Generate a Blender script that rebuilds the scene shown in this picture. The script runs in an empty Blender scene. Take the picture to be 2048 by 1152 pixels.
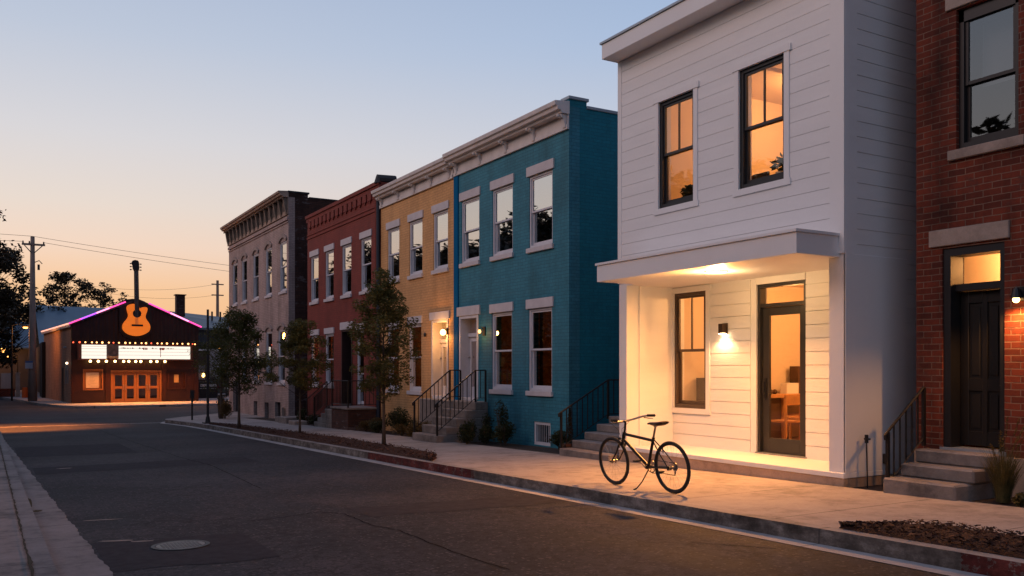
import bpy, math, random
from mathutils import Vector, Matrix
R=math.radians
scene=bpy.context.scene
COL=scene.collection
WORG={}
# ---------------------------------------------------------------- helpers
def tag(o,label=None,cat=None,group=None,kind=None):
    if label: o['label']=label
    if cat: o['category']=cat
    if group: o['group']=group
    if kind: o['kind']=kind
    return o
def thing(name,loc,label,cat,group=None,rot=(0,0,0),kind=None):
    o=bpy.data.objects.new(name,None); COL.objects.link(o)
    o.empty_display_size=.2
    o.location=loc; o.rotation_euler=rot
    WORG[o.name]=Vector(loc)
    return tag(o,label,cat,group,kind)
def g(y):                      # height of the pavement along the street
    return 0.18-.0205*max(-20,min(y,37))
class MB:
    def __init__(s): s.v=[];s.f=[];s.m=[]
    def add(s,vs,fs,m=0):
        n=len(s.v); s.v+= [tuple(p) for p in vs]
        for f in fs: s.f.append(tuple(i+n for i in f)); s.m.append(m)
        return s
    def hexa(s,p,m=0):         # 0-3 bottom loop, 4-7 top loop
        return s.add(p,[(3,2,1,0),(4,5,6,7),(0,1,5,4),(1,2,6,5),(2,3,7,6),(3,0,4,7)],m)
    def box(s,x0,x1,y0,y1,z0,z1,m=0):
        return s.hexa([(x0,y0,z0),(x1,y0,z0),(x1,y1,z0),(x0,y1,z0),(x0,y0,z1),(x1,y0,z1),(x1,y1,z1),(x0,y1,z1)],m)
    def quad(s,a,b,c,d,m=0): return s.add([a,b,c,d],[(0,1,2,3)],m)
    def tube(s,pts,r,n=8,m=0,caps=True,closed=False):
        pts=[Vector(p) for p in pts]; k=len(pts)
        rs=r if isinstance(r,(list,tuple)) else [r]*k
        rings=[];up=None
        for i,p in enumerate(pts):
            if closed: d=pts[(i+1)%k]-pts[i-1]
            else: d=pts[min(i+1,k-1)]-pts[max(i-1,0)]
            d.normalize()
            if up is None:
                up=Vector((0,0,1)) if abs(d.z)<.9 else Vector((1,0,0))
            a=d.cross(up)
            if a.length<1e-5: a=d.cross(Vector((0,1,.1)))
            a.normalize(); b=a.cross(d).normalized(); up=b
            rings.append([p+(a*math.cos(2*math.pi*j/n)+b*math.sin(2*math.pi*j/n))*rs[i] for j in range(n)])
        vs=[q for rg in rings for q in rg]; fs=[]
        for i in range(k if closed else k-1):
            i2=(i+1)%k
            for j in range(n):
                fs.append((i*n+j,i*n+(j+1)%n,i2*n+(j+1)%n,i2*n+j))
        if caps and not closed:
            fs.append(tuple(range(n-1,-1,-1))); fs.append(tuple((k-1)*n+j for j in range(n)))
        return s.add(vs,fs,m)
    def extrude(s,pts,fn,t0,t1,m=0):   # 2-D outline -> solid, fn(u,v,t) gives a point
        n=len(pts)
        vs=[fn(u,v,t0) for u,v in pts]+[fn(u,v,t1) for u,v in pts]
        fs=[tuple(range(n-1,-1,-1)),tuple(range(n,2*n))]+[(i,(i+1)%n,n+(i+1)%n,n+i) for i in range(n)]
        return s.add(vs,fs,m)
    def sphere(s,c,r,n=10,k=6,m=0,sq=(1,1,1)):
        vs=[(c[0],c[1],c[2]-r*sq[2])]
        for i in range(1,k):
            a=-math.pi/2+math.pi*i/k
            for j in range(n):
                b=2*math.pi*j/n
                vs.append((c[0]+r*sq[0]*math.cos(a)*math.cos(b),c[1]+r*sq[1]*math.cos(a)*math.sin(b),c[2]+r*sq[2]*math.sin(a)))
        vs.append((c[0],c[1],c[2]+r*sq[2])); fs=[]
        for j in range(n): fs.append((0,1+(j+1)%n,1+j))
        for i in range(k-2):
            for j in range(n):
                a=1+i*n; fs.append((a+j,a+(j+1)%n,a+n+(j+1)%n,a+n+j))
        a=1+(k-2)*n
        for j in range(n): fs.append((a+j,a+(j+1)%n,len(vs)-1))
        return s.add(vs,fs,m)
    def build(s,name,mats,parent=None,smooth=False,bevel=0,local=False,label=None,cat=None,group=None,kind=None):
        if not isinstance(mats,(list,tuple)): mats=[mats]
        vs=s.v
        org=None
        if parent is not None:
            org=WORG.get(parent.name)
            if org is None: org=Vector((0,0,0))
            if not local: vs=[(p[0]-org[0],p[1]-org[1],p[2]-org[2]) for p in vs]
        elif kind not in('structure','stuff') and not local:
            xs=[p[0] for p in vs];ys=[p[1] for p in vs];zs=[p[2] for p in vs]
            org=Vector(((min(xs)+max(xs))/2,(min(ys)+max(ys))/2,min(zs)))
            vs=[(p[0]-org[0],p[1]-org[1],p[2]-org[2]) for p in vs]
        me=bpy.data.meshes.new(name); me.from_pydata(vs,[],s.f)
        for mt in mats: me.materials.append(mt)
        if len(mats)>1: me.polygons.foreach_set('material_index',s.m)
        if smooth: me.polygons.foreach_set('use_smooth',[True]*len(s.f))
        me.update()
        o=bpy.data.objects.new(name,me); COL.objects.link(o)
        if parent is not None:
            o.parent=parent; WORG[o.name]=WORG.get(parent.name,Vector((0,0,0)))
        else:
            if org is not None: o.location=org
            WORG[o.name]=org if org is not None else Vector((0,0,0))
        if bevel:
            b=o.modifiers.new('bevel','BEVEL'); b.width=bevel; b.segments=1; b.limit_method='ANGLE'; b.angle_limit=R(40)
        return tag(o,label,cat,group,kind)
def kids(o): return [c for c in list(o.children)]
def copy_tree(o,parent=None,loc=None,rot=None,scale=None):
    c=o.copy(); COL.objects.link(c)
    if parent is not None: c.parent=parent
    if loc is not None: c.location=loc
    if rot is not None: c.rotation_euler=rot
    if scale is not None: c.scale=scale
    for ch in kids(o): copy_tree(ch,c)
    return c
class Fac:                     # a facade plane: u along it, o outwards, v up
    def __init__(s,kind,p): s.k=kind; s.p=p
    def P(s,u,o,v): return (s.p-o,u,v) if s.k=='X' else (u,s.p-o,v)
    def box(s,mb,u0,u1,o0,o1,v0,v1,m=0):
        return mb.hexa([s.P(u0,o0,v0),s.P(u1,o0,v0),s.P(u1,o1,v0),s.P(u0,o1,v0),s.P(u0,o0,v1),s.P(u1,o0,v1),s.P(u1,o1,v1),s.P(u0,o1,v1)],m)
def wall_holes(mb,F,u0,u1,v0,v1,th,holes,m=0):
    us=sorted({u0,u1,*[h[0] for h in holes],*[h[1] for h in holes]}); us=[u for u in us if u0<=u<=u1]
    vs=sorted({v0,v1,*[h[2] for h in holes],*[h[3] for h in holes]}); vs=[v for v in vs if v0<=v<=v1]
    def solid(i,j):
        if i<0 or j<0 or i>=len(us)-1 or j>=len(vs)-1: return False
        cu=(us[i]+us[i+1])/2; cv=(vs[j]+vs[j+1])/2
        return not any(h[0]<cu<h[1] and h[2]<cv<h[3] for h in holes)
    for i in range(len(us)-1):
        for j in range(len(vs)-1):
            if not solid(i,j): continue
            a,b,c,d=us[i],us[i+1],vs[j],vs[j+1]
            mb.quad(F.P(a,0,c),F.P(b,0,c),F.P(b,0,d),F.P(a,0,d),m)
            mb.quad(F.P(a,-th,c),F.P(a,-th,d),F.P(b,-th,d),F.P(b,-th,c),m)
            if not solid(i-1,j): mb.quad(F.P(a,0,c),F.P(a,0,d),F.P(a,-th,d),F.P(a,-th,c),m)
            if not solid(i+1,j): mb.quad(F.P(b,0,c),F.P(b,-th,c),F.P(b,-th,d),F.P(b,0,d),m)
            if not solid(i,j-1): mb.quad(F.P(a,0,c),F.P(a,-th,c),F.P(b,-th,c),F.P(b,0,c),m)
            if not solid(i,j+1): mb.quad(F.P(a,0,d),F.P(b,0,d),F.P(b,-th,d),F.P(a,-th,d),m)
def siding(mb,F,u0,u1,v0,v1,step,holes,gap=.0055,proud=.016):
    v=v0
    while v<v1-.01:
        w=min(v+step,v1)
        cuts=sorted({v,w-gap,*[x for h in holes for x in (h[2],h[3]) if v<x<w-gap]})
        for a,b in zip(cuts,cuts[1:]):
            c=(a+b)/2; segs=[(u0,u1)]
            for h in holes:
                if h[2]<c<h[3]:
                    ns=[]
                    for p,q in segs:
                        if h[1]<=p or h[0]>=q: ns.append((p,q)); continue
                        if h[0]>p: ns.append((p,h[0]))
                        if h[1]<q: ns.append((h[1],q))
                    segs=ns
            for p,q in segs: F.box(mb,p,q,0,proud,a,b)
        v=w
# ---------------------------------------------------------------- materials
def NT(name):
    m=bpy.data.materials.new(name); m.use_nodes=True; nt=m.node_tree; nt.nodes.clear()
    return m,nt,nt.nodes,nt.links
def c4(c): return (c[0],c[1],c[2],1)
def mul(c,k): return tuple(min(1,x*k) for x in c)
def posn(N): return N.new('ShaderNodeNewGeometry').outputs['Position']
def mth(N,L,op,a,b=None,c=None):
    n=N.new('ShaderNodeMath'); n.operation=op
    for i,x in enumerate((a,b,c)):
        if x is None: continue
        if isinstance(x,(int,float)): n.inputs[i].default_value=x
        else: L.new(x,n.inputs[i])
    return n.outputs[0]
def noise(N,L,vec,scale,detail=4,rough=.55,stretch=None):
    n=N.new('ShaderNodeTexNoise'); n.inputs['Scale'].default_value=scale; n.inputs['Detail'].default_value=detail; n.inputs['Roughness'].default_value=rough
    if stretch:
        mp=N.new('ShaderNodeMapping'); mp.inputs['Scale'].default_value=stretch; L.new(vec,mp.inputs[0]); vec=mp.outputs[0]
    L.new(vec,n.inputs['Vector']); return n.outputs['Fac']
def ramp(N,L,fac,stops):
    r=N.new('ShaderNodeValToRGB'); e=r.color_ramp.elements
    while len(e)>len(stops): e.remove(e[-1])
    while len(e)<len(stops): e.new(.5)
    for k,(p,c) in zip(e,stops): k.position=p; k.color=c4(c) if len(c)==3 else c
    L.new(fac,r.inputs[0]); return r.outputs[0]
def mix(N,L,f,a,b,mode='MIX'):
    n=N.new('ShaderNodeMix'); n.data_type='RGBA'; n.blend_type=mode
    if isinstance(f,(int,float)): n.inputs[0].default_value=f
    else: L.new(f,n.inputs[0])
    for i,x in ((6,a),(7,b)):
        if isinstance(x,tuple): n.inputs[i].default_value=c4(x)
        else: L.new(x,n.inputs[i])
    return n.outputs[2]
def finish(m,N,L,col,rough=.7,bump=None,bstr=.3,bdist=.01,metal=0,spec=.4):
    b=N.new('ShaderNodeBsdfPrincipled'); o=N.new('ShaderNodeOutputMaterial'); L.new(b.outputs[0],o.inputs[0])
    if isinstance(col,tuple): b.inputs['Base Color'].default_value=c4(col)
    else: L.new(col,b.inputs['Base Color'])
    if isinstance(rough,(int,float)): b.inputs['Roughness'].default_value=rough
    else: L.new(rough,b.inputs['Roughness'])
    b.inputs['Metallic'].default_value=metal; b.inputs['Specular IOR Level'].default_value=spec
    if bump is not None:
        bn=N.new('ShaderNodeBump'); bn.inputs['Strength'].default_value=bstr; bn.inputs['Distance'].default_value=bdist
        L.new(bump,bn.inputs['Height']); L.new(bn.outputs[0],b.inputs['Normal'])
    return m
def surf(name,col,rough=.7,var=.18,scale=2.5,bscale=60,bstr=.25,bdist=.004,metal=0,spec=.4,stretch=None):
    m,nt,N,L=NT(name); p=posn(N)
    a=noise(N,L,p,scale,5,.6,stretch); b=noise(N,L,p,bscale,3)
    f=mth(N,L,'ADD',mth(N,L,'MULTIPLY',a,.75),mth(N,L,'MULTIPLY',b,.25))
    c=ramp(N,L,f,[(.3,mul(col,1-var)),(.7,mul(col,1+var))])
    return finish(m,N,L,c,rough,b,bstr,bdist,metal,spec)
def brick(name,c1,c2,mortar,rough=.85,w=.21,h=.068,ms=.009,grime=.35,bstr=.6,blot=None,seed=0):
    m,nt,N,L=NT(name); geo=N.new('ShaderNodeNewGeometry')
    s=N.new('ShaderNodeSeparateXYZ'); L.new(geo.outputs['Position'],s.inputs[0])
    n=N.new('ShaderNodeSeparateXYZ'); L.new(geo.outputs['True Normal'],n.inputs[0])
    k=mth(N,L,'GREATER_THAN',mth(N,L,'ABSOLUTE',n.outputs[0]),.6)
    u=mth(N,L,'ADD',mth(N,L,'MULTIPLY',s.outputs[1],k),mth(N,L,'MULTIPLY',s.outputs[0],mth(N,L,'SUBTRACT',1,k)))
    wob=noise(N,L,geo.outputs['Position'],3,2)
    cv=N.new('ShaderNodeCombineXYZ'); L.new(u,cv.inputs[0]); L.new(mth(N,L,'ADD',s.outputs[2],mth(N,L,'MULTIPLY',wob,.02)),cv.inputs[1])
    bt=N.new('ShaderNodeTexBrick'); L.new(cv.outputs[0],bt.inputs[0])
    bt.inputs['Color1'].default_value=c4(c1); bt.inputs['Color2'].default_value=c4(c2); bt.inputs['Mortar'].default_value=c4(mortar)
    bt.inputs['Scale'].default_value=1; bt.inputs['Brick Width'].default_value=w; bt.inputs['Row Height'].default_value=h
    bt.inputs['Mortar Size'].default_value=ms; bt.inputs['Mortar Smooth'].default_value=.35; bt.inputs['Bias'].default_value=-.1
    big=noise(N,L,geo.outputs['Position'],.9+seed*.07,6,.65); fine=noise(N,L,geo.outputs['Position'],22,4,.7)
    st=noise(N,L,geo.outputs['Position'],1.3,5,.6,(2.2,2.2,.35))
    d=ramp(N,L,mth(N,L,'ADD',mth(N,L,'MULTIPLY',big,.5),mth(N,L,'MULTIPLY',st,.5)),[(.34,(1-grime,)*3),(.55,(1,)*3),(.75,(1+grime*.0,)*3)])
    c=mix(N,L,1.0,bt.outputs['Color'],d,'MULTIPLY')
    c=mix(N,L,.45,c,ramp(N,L,fine,[(.3,(.55,)*3),(.7,(1,)*3)]),'MULTIPLY')
    if blot is not None:
        bl=noise(N,L,geo.outputs['Position'],2.2,7,.75,(1,1,2.4))
        c=mix(N,L,ramp(N,L,bl,[(.56,(0,)*3),(.63,(.8,)*3)]),c,blot)
    hgt=mth(N,L,'SUBTRACT',mth(N,L,'MULTIPLY',fine,.5),bt.outputs['Fac'])
    return finish(m,N,L,c,rough,hgt,bstr,.008,0,.3)
def emis(name,col,st):
    m,nt,N,L=NT(name); e=N.new('ShaderNodeEmission'); e.inputs[0].default_value=c4(col); e.inputs[1].default_value=st
    o=N.new('ShaderNodeOutputMaterial'); L.new(e.outputs[0],o.inputs[0]); return m
def glass(name,fac,tint=.8,wave=.25):
    m,nt,N,L=NT(name); t=N.new('ShaderNodeBsdfTransparent'); t.inputs[0].default_value=(tint,tint,tint,1)
    gl=N.new('ShaderNodeBsdfGlossy'); gl.inputs['Roughness'].default_value=.015; gl.inputs[0].default_value=(.95,.95,.95,1)
    bn=N.new('ShaderNodeBump'); bn.inputs['Strength'].default_value=wave; bn.inputs['Distance'].default_value=.01
    L.new(noise(N,L,posn(N),2.2,1),bn.inputs['Height']); L.new(bn.outputs[0],gl.inputs['Normal'])
    x=N.new('ShaderNodeMixShader'); x.inputs[0].default_value=fac
    L.new(t.outputs[0],x.inputs[1]); L.new(gl.outputs[0],x.inputs[2])
    o=N.new('ShaderNodeOutputMaterial'); L.new(x.outputs[0],o.inputs[0]); return m
def leafmat(name,a,b,scale=7,trans=.25):
    m,nt,N,L=NT(name); p=posn(N)
    c=ramp(N,L,mth(N,L,'ADD',mth(N,L,'MULTIPLY',noise(N,L,p,scale,3),.6),mth(N,L,'MULTIPLY',noise(N,L,p,scale*6,2),.4)),[(.35,a),(.65,b)])
    d=N.new('ShaderNodeBsdfPrincipled'); d.inputs['Roughness'].default_value=.6; L.new(c,d.inputs['Base Color']); d.inputs['Specular IOR Level'].default_value=.25
    t=N.new('ShaderNodeBsdfTranslucent'); L.new(c,t.inputs[0])
    x=N.new('ShaderNodeMixShader'); x.inputs[0].default_value=trans; L.new(d.outputs[0],x.inputs[1]); L.new(t.outputs[0],x.inputs[2])
    o=N.new('ShaderNodeOutputMaterial'); L.new(x.outputs[0],o.inputs[0]); return m
def asphalt():
    m,nt,N,L=NT('asphalt'); p=posn(N)
    fine=noise(N,L,p,60,5,.8); gr=noise(N,L,p,11,3,.9); mid=noise(N,L,p,1.1,8,.75,(1.5,.45,1)); big=noise(N,L,p,.28,4,.6,(.8,1.5,1))
    c=ramp(N,L,mth(N,L,'ADD',mth(N,L,'MULTIPLY',mid,.5),mth(N,L,'MULTIPLY',big,.5)),[(.38,(.018,.018,.022)),(.46,(.034,.032,.037)),(.53,(.053,.048,.053)),(.62,(.082,.072,.076))])
    c=mix(N,L,1,c,ramp(N,L,gr,[(.42,(.45,)*3),(.50,(.88,)*3),(.57,(1.0,)*3)]),'MULTIPLY')
    c=mix(N,L,.8,c,ramp(N,L,fine,[(.38,(.3,)*3),(.55,(1,)*3)]),'MULTIPLY')
    for sc_,cc,th in ((22,(.10,.088,.088),.62),(12,(.075,.064,.064),.82)):
        sp=N.new('ShaderNodeTexVoronoi'); sp.inputs['Scale'].default_value=sc_; L.new(p,sp.inputs[0])
        sr=N.new('ShaderNodeSeparateColor'); L.new(sp.outputs['Color'],sr.inputs[0])
        k=mth(N,L,'MULTIPLY',mth(N,L,'GREATER_THAN',sr.outputs[0],th),mth(N,L,'LESS_THAN',sp.outputs['Distance'],.28))
        c=mix(N,L,mth(N,L,'MULTIPLY',k,.8),c,cc)
    v=N.new('ShaderNodeTexVoronoi'); v.feature='DISTANCE_TO_EDGE'; v.inputs['Scale'].default_value=.30
    mp=N.new('ShaderNodeVectorMath'); mp.operation='ADD'; L.new(p,mp.inputs[0])
    w=N.new('ShaderNodeTexNoise'); w.inputs['Scale'].default_value=.9; w.inputs['Detail'].default_value=7; w.inputs['Roughness'].default_value=.65; L.new(p,w.inputs[0])
    sc=N.new('ShaderNodeVectorMath'); sc.operation='SCALE'; sc.inputs['Scale'].default_value=2.0; L.new(w.outputs['Color'],sc.inputs[0]); L.new(sc.outputs[0],mp.inputs[1])
    L.new(mp.outputs[0],v.inputs[0])
    ck=ramp(N,L,v.outputs['Distance'],[(0,(.85,)*3),(.003,(.7,)*3),(.006,(0,)*3)])
    c=mix(N,L,ck,c,(.008,.007,.007))
    h=mth(N,L,'ADD',mth(N,L,'MULTIPLY',fine,.5),mth(N,L,'MULTIPLY',gr,.6))
    return finish(m,N,L,c,ramp(N,L,mid,[(.35,(.8,)*3),(.65,(.92,)*3)]),h,.4,.010,0,.28)
def concrete(name,col,joint=None,jo=0,stain=.3,red=None,jw=.008,face=0):
    m,nt,N,L=NT(name); p=posn(N)
    s=N.new('ShaderNodeSeparateXYZ'); L.new(p,s.inputs[0])
    a=noise(N,L,p,.8,7,.68); f=noise(N,L,p,45,5,.7); b=noise(N,L,p,5,5,.7)
    c=ramp(N,L,mth(N,L,'ADD',mth(N,L,'MULTIPLY',a,.6),mth(N,L,'MULTIPLY',b,.4)),[(.38,mul(col,1-stain)),(.5,col),(.62,mul(col,1+stain*.45))])
    c=mix(N,L,.5,c,ramp(N,L,f,[(.3,(.72,)*3),(.6,(1,)*3)]),'MULTIPLY')
    if red:
        y=mth(N,L,'ADD',s.outputs[1],mth(N,L,'MULTIPLY',b,.35)); msk=None
        for y0,y1 in red:
            k=mth(N,L,'MULTIPLY',mth(N,L,'GREATER_THAN',y,y0),mth(N,L,'LESS_THAN',y,y1))
            msk=k if msk is None else mth(N,L,'ADD',msk,k)
        wr=noise(N,L,p,9,6,.75)
        msk=mth(N,L,'MULTIPLY',msk,mth(N,L,'SUBTRACT',1,mth(N,L,'MULTIPLY',mth(N,L,'GREATER_THAN',wr,.56),.65)))
        z=N.new('ShaderNodeSeparateXYZ'); L.new(N.new('ShaderNodeNewGeometry').outputs['True Normal'],z.inputs[0])
        msk=mth(N,L,'MULTIPLY',msk,mth(N,L,'LESS_THAN',z.outputs[2],.7))
        c=mix(N,L,mth(N,L,'MULTIPLY',msk,.92),c,(.20,.024,.016))
    if face:
        zn=N.new('ShaderNodeSeparateXYZ'); L.new(N.new('ShaderNodeNewGeometry').outputs['True Normal'],zn.inputs[0])
        st=noise(N,L,p,3.2,7,.75,(1,1,2)); k2=mth(N,L,'LESS_THAN',zn.outputs[2],.7)
        c=mix(N,L,mth(N,L,'MULTIPLY',k2,face),c,mix(N,L,1,c,ramp(N,L,st,[(.36,(.16,.13,.11)),(.50,(.42,.37,.33)),(.64,(.95,.9,.85))]),'MULTIPLY'))
    h=f
    if joint:
        q=mth(N,L,'PINGPONG',mth(N,L,'ADD',s.outputs[1],jo),joint/2)
        k=mth(N,L,'LESS_THAN',mth(N,L,'ADD',q,mth(N,L,'MULTIPLY',mth(N,L,'SUBTRACT',b,.5),jw*1.5)),jw)
        c=mix(N,L,mth(N,L,'MULTIPLY',k,.75),c,mul(col,.22)); h=mth(N,L,'SUBTRACT',f,mth(N,L,'MULTIPLY',k,2))
    return finish(m,N,L,c,.8,h,.35,.005,0,.3)
M={}
M['asphalt']=asphalt()
M['walk']=concrete('sidewalk_concrete',(.36,.315,.29),joint=1.52,jo=.35,stain=.38,jw=.009)
M['curb']=concrete('curb_concrete',(.30,.27,.25),joint=3.0,jo=.9,stain=.5,face=.9,jw=.010,red=[(11.6,15.9),(-20,4.0)])
M['gutter']=concrete('gutter_concrete',(.40,.37,.35),joint=3.0,jo=.9,stain=.35)
M['oldwalk']=concrete('worn_sidewalk_concrete',(.28,.215,.185),joint=1.5,jo=.2,stain=.6,jw=.008)
M['apron']=concrete('worn_gutter_concrete',(.225,.19,.175),joint=1.44,jo=.1,stain=.55,jw=.008)
M['step']=concrete('step_concrete',(.26,.225,.205),stain=.45,face=.35)
M['found']=concrete('foundation_concrete',(.46,.33,.24),stain=.35)
M['stone']=concrete('lintel_stone',(.33,.265,.225),stain=.3)
M['dirt']=surf('garden_soil',(.045,.03,.022),.95,.4,6,50,.8,.02)
M['mulch']=surf('bark_mulch',(.060,.022,.012),.95,.6,25,90,1,.03)
M['field']=surf('dry_ground',(.10,.09,.07),.95,.3,.5,20,.5,.02)
M['white']=surf('white_paint',(.78,.77,.76),.5,.03,1.5,40,.06,.002)
M['whiteboard']=surf('white_siding_paint',(.79,.78,.77),.45,.05,1.6,30,.06,.002,stretch=(.5,.5,3.2))
M['offwhite']=surf('aged_white_paint',(.62,.57,.55),.6,.15,4,60,.25,.003,stretch=(1,1,.5))
M['trim']=surf('window_trim_paint',(.60,.59,.62),.55,.1,4,60,.15,.003)
M['lintel']=surf('painted_lintel',(.56,.52,.53),.75,.1,5,60,.3,.004)
M['sash']=surf('charcoal_sash_paint',(.028,.027,.028),.4,.1,3,60,.05,.002)
M['black']=surf('black_paint',(.012,.012,.014),.4,.2,4,60,.1,.002)
M['doorblack']=surf('black_door_paint',(.012,.011,.011),.35,.2,3,60,.08,.002)
M['iron']=surf('wrought_iron',(.014,.013,.013),.45,.3,9,80,.3,.002,.3)
M['teal']=brick('teal_painted_brick',(.045,.235,.315),(.034,.20,.275),(.026,.155,.22),.6,ms=.007,grime=.36,bstr=.5)
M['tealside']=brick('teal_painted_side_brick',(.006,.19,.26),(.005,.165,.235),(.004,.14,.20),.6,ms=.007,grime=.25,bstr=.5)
M['bluepaint']=surf('deep_blue_paint',(.0,.105,.25),.85,.1,3,50,.15,.003,0,.1)
M['yellow']=brick('ochre_painted_brick',(.76,.41,.17),(.70,.37,.15),(.55,.29,.12),.75,ms=.007,grime=.25,bstr=.5,seed=1)
M['red']=brick('dark_red_painted_brick',(.26,.048,.032),(.22,.04,.028),(.16,.03,.024),.75,ms=.006,grime=.3,bstr=.45,seed=2)
M['gray']=brick('pale_weathered_brick',(.54,.40,.36),(.46,.34,.315),(.33,.25,.23),.85,ms=.009,grime=.4,bstr=.7,blot=(.36,.28,.23),seed=3)
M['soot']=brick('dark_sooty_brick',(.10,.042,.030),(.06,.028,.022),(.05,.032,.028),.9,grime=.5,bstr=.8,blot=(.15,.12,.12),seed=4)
M['rust']=brick('red_brown_brick',(.195,.037,.017),(.085,.018,.010),(.23,.14,.10),.85,w=.205,h=.073,ms=.006,grime=.75,bstr=.9,blot=(.085,.03,.022),seed=5)
M['cornice_dark']=surf('weathered_cornice',(.33,.235,.185),.8,.5,4,40,.5,.01)
M['bracket_dark']=surf('sooty_bracket',(.17,.13,.105),.8,.6,6,40,.5,.01)
M['roof']=surf('roofing_felt',(.05,.05,.055),.9,.2,2,50,.3,.005)
M['metalcap']=surf('metal_coping',(.32,.36,.40),.45,.12,3,40,.1,.002,.4)
M['dark']=surf('dark_interior',(.06,.04,.03),.9,.2,2,20,.1,.005)
M['glassrow']=glass('old_window_glass',.62,.7,.05)
M['glassclear']=glass('clear_window_glass',.09,.9,.05)
M['glassdark']=glass('dim_window_glass',.17,.5,.06)
M['roomwall']=surf('warm_room_wall',(.70,.56,.42),.8,.04,1,30,.1,.003)
M['roomfloor']=surf('room_floor',(.22,.11,.05),.5,.2,4,30,.1,.003)
M['wood']=surf('oiled_wood',(.52,.26,.10),.5,.25,6,50,.2,.003,stretch=(1,6,1))
M['darkwood']=surf('dark_wood',(.07,.035,.02),.5,.25,6,50,.2,.003)
M['curtain']=surf('linen_curtain',(.62,.48,.32),.9,.15,30,60,.3,.01,stretch=(1,1,.05))
M['blind']=surf('window_shade',(.55,.50,.45),.8,.08,2,40,.1,.003)
M['bark']=surf('tree_bark',(.085,.06,.045),.9,.35,9,60,.9,.02,stretch=(1,1,.25))
M['leafA']=leafmat('street_tree_leaves',(.034,.050,.013),(.125,.115,.03))
M['leafB']=leafmat('autumn_tinged_leaves',(.045,.055,.015),(.19,.15,.04))
M['leafD']=leafmat('dusk_tree_leaves',(.018,.016,.010),(.050,.036,.018),2,.1)
M['shrub']=leafmat('shrub_leaves',(.016,.026,.009),(.06,.06,.018),12)
M['shrubo']=leafmat('ochre_shrub_leaves',(.07,.045,.014),(.16,.10,.03),12)
M['grassblade']=leafmat('ornamental_grass_blades',(.05,.05,.02),(.14,.11,.04),10)
M['polewood']=surf('creosoted_pole',(.24,.18,.15),.9,.3,6,40,.6,.01,stretch=(1,1,.2))
M['steel']=surf('galvanised_steel',(.30,.31,.33),.4,.15,5,50,.1,.002,.7)
M['darksteel']=surf('dark_painted_steel',(.03,.03,.032),.45,.2,5,50,.1,.002,.3)
# ---------------------------------------------------------------- ground, road, kerbs
def strip(mb,xl,xr,ys,dz,th=0,m=0):
    for a,b in zip(ys,ys[1:]):
        p=[(xl(a),a,g(a)+dz),(xr(a),a,g(a)+dz),(xr(b),b,g(b)+dz),(xl(b),b,g(b)+dz)]
        if th: mb.hexa([(q[0],q[1],q[2]-th) for q in p]+p,m)
        else: mb.add(p,[(0,1,2,3)],m)
K=lambda v:(lambda y:v)
mb=MB()
ys=[-400,-20,0,10,20,30,37,60,100,700]
strip(mb,K(-500),K(700),ys,-.33)
mb.build('ground',M['field'],kind='structure')
mb=MB(); strip(mb,K(-12),K(30),[-15,0,10,20,30,37,60,100,260],-.13); strip(mb,K(-90),K(-12),[37,53],-.13); strip(mb,K(30),K(120),[37,53],-.13)
mb.build('road',M['asphalt'],kind='structure')
def slab(name,poly,top,th,mat,label=None):
    mb=MB(); n=len(poly)
    vs=[(x,y,g(y)+top-th) for x,y in poly]+[(x,y,g(y)+top) for x,y in poly]
    mb.add(vs,[tuple(range(n-1,-1,-1)),tuple(range(n,2*n))]+[(i,(i+1)%n,n+(i+1)%n,n+i) for i in range(n)])
    return mb.build(name,mat,kind='structure')
# right pavement: along the houses, then widening round the corner
corner=[(6.05,30),(5.98,33),(5.8,35.5),(5.66,36.8),(5.75,37.5),(6.2,38.3),(7.6,40.0),(10.2,42.9),(13,45.0),(20,46.5),(60,47)]
mb=MB(); strip(mb,K(6.20),K(8.70),[-15,0,10,20,30],0,.2)
inner=[(x+.16,y-.05) if i<4 else (x+.05,y-.17) for i,(x,y) in enumerate(corner)]
inner[4]=(5.92,37.38)
poly=inner+[(60,37),(8.7,37),(8.7,30)]
def zt(p): return g(p[1])
for a,b in [(0,1),(1,2),(2,3)]:
    p=[inner[a],(8.7,inner[a][1]),(8.7,inner[b][1]),inner[b]]
    top=[(q[0],q[1],zt(q)) for q in p]; mb.hexa([(q[0],q[1],q[2]-.2) for q in top]+top)
pp=[inner[3],(8.7,36.75)]+[(60,36.75),(60,46.83)]+inner[-2:3:-1]
n=len(pp); zz=g(37)+.001
mb.add([(x,y,zz-.2) for x,y in pp]+[(x,y,zz) for x,y in pp],[tuple(range(n-1,-1,-1)),tuple(range(n,2*n))]+[(i,(i+1)%n,n+(i+1)%n,n+i) for i in range(n)])
mb.build('sidewalk',M['walk'],kind='structure')
# kerb
mb=MB()
out=[(6.05,y) for y in (-15,0,10,20,25)]+corner; inn=[(6.20,y) for y in (-15,0,10,20,25)]+inner
for i in range(len(out)-1):
    a,b,c,d=out[i],out[i+1],inn[i+1],inn[i]
    t=[(a[0]+.015,a[1],g(a[1])+.004),(b[0]+.015,b[1],g(b[1])+.004),(c[0],c[1],g(c[1])+.004),(d[0],d[1],g(d[1])+.004)]
    u=[(a[0],a[1],g(a[1])-.25),(b[0],b[1],g(b[1])-.25),(c[0],c[1],g(c[1])-.25),(d[0],d[1],g(d[1])-.25)]
    mb.hexa(u+t)
mb.build('right_curb',M['curb'],kind='structure')
mb=MB(); strip(mb,K(5.83),K(6.05),[-15,0,10,20,25,30],-.125)
o2=[(x-.2,y+.02) if i<4 else (x-.05,y+.22) for i,(x,y) in enumerate(corner)]; o2[0]=(5.83,30)
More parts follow.
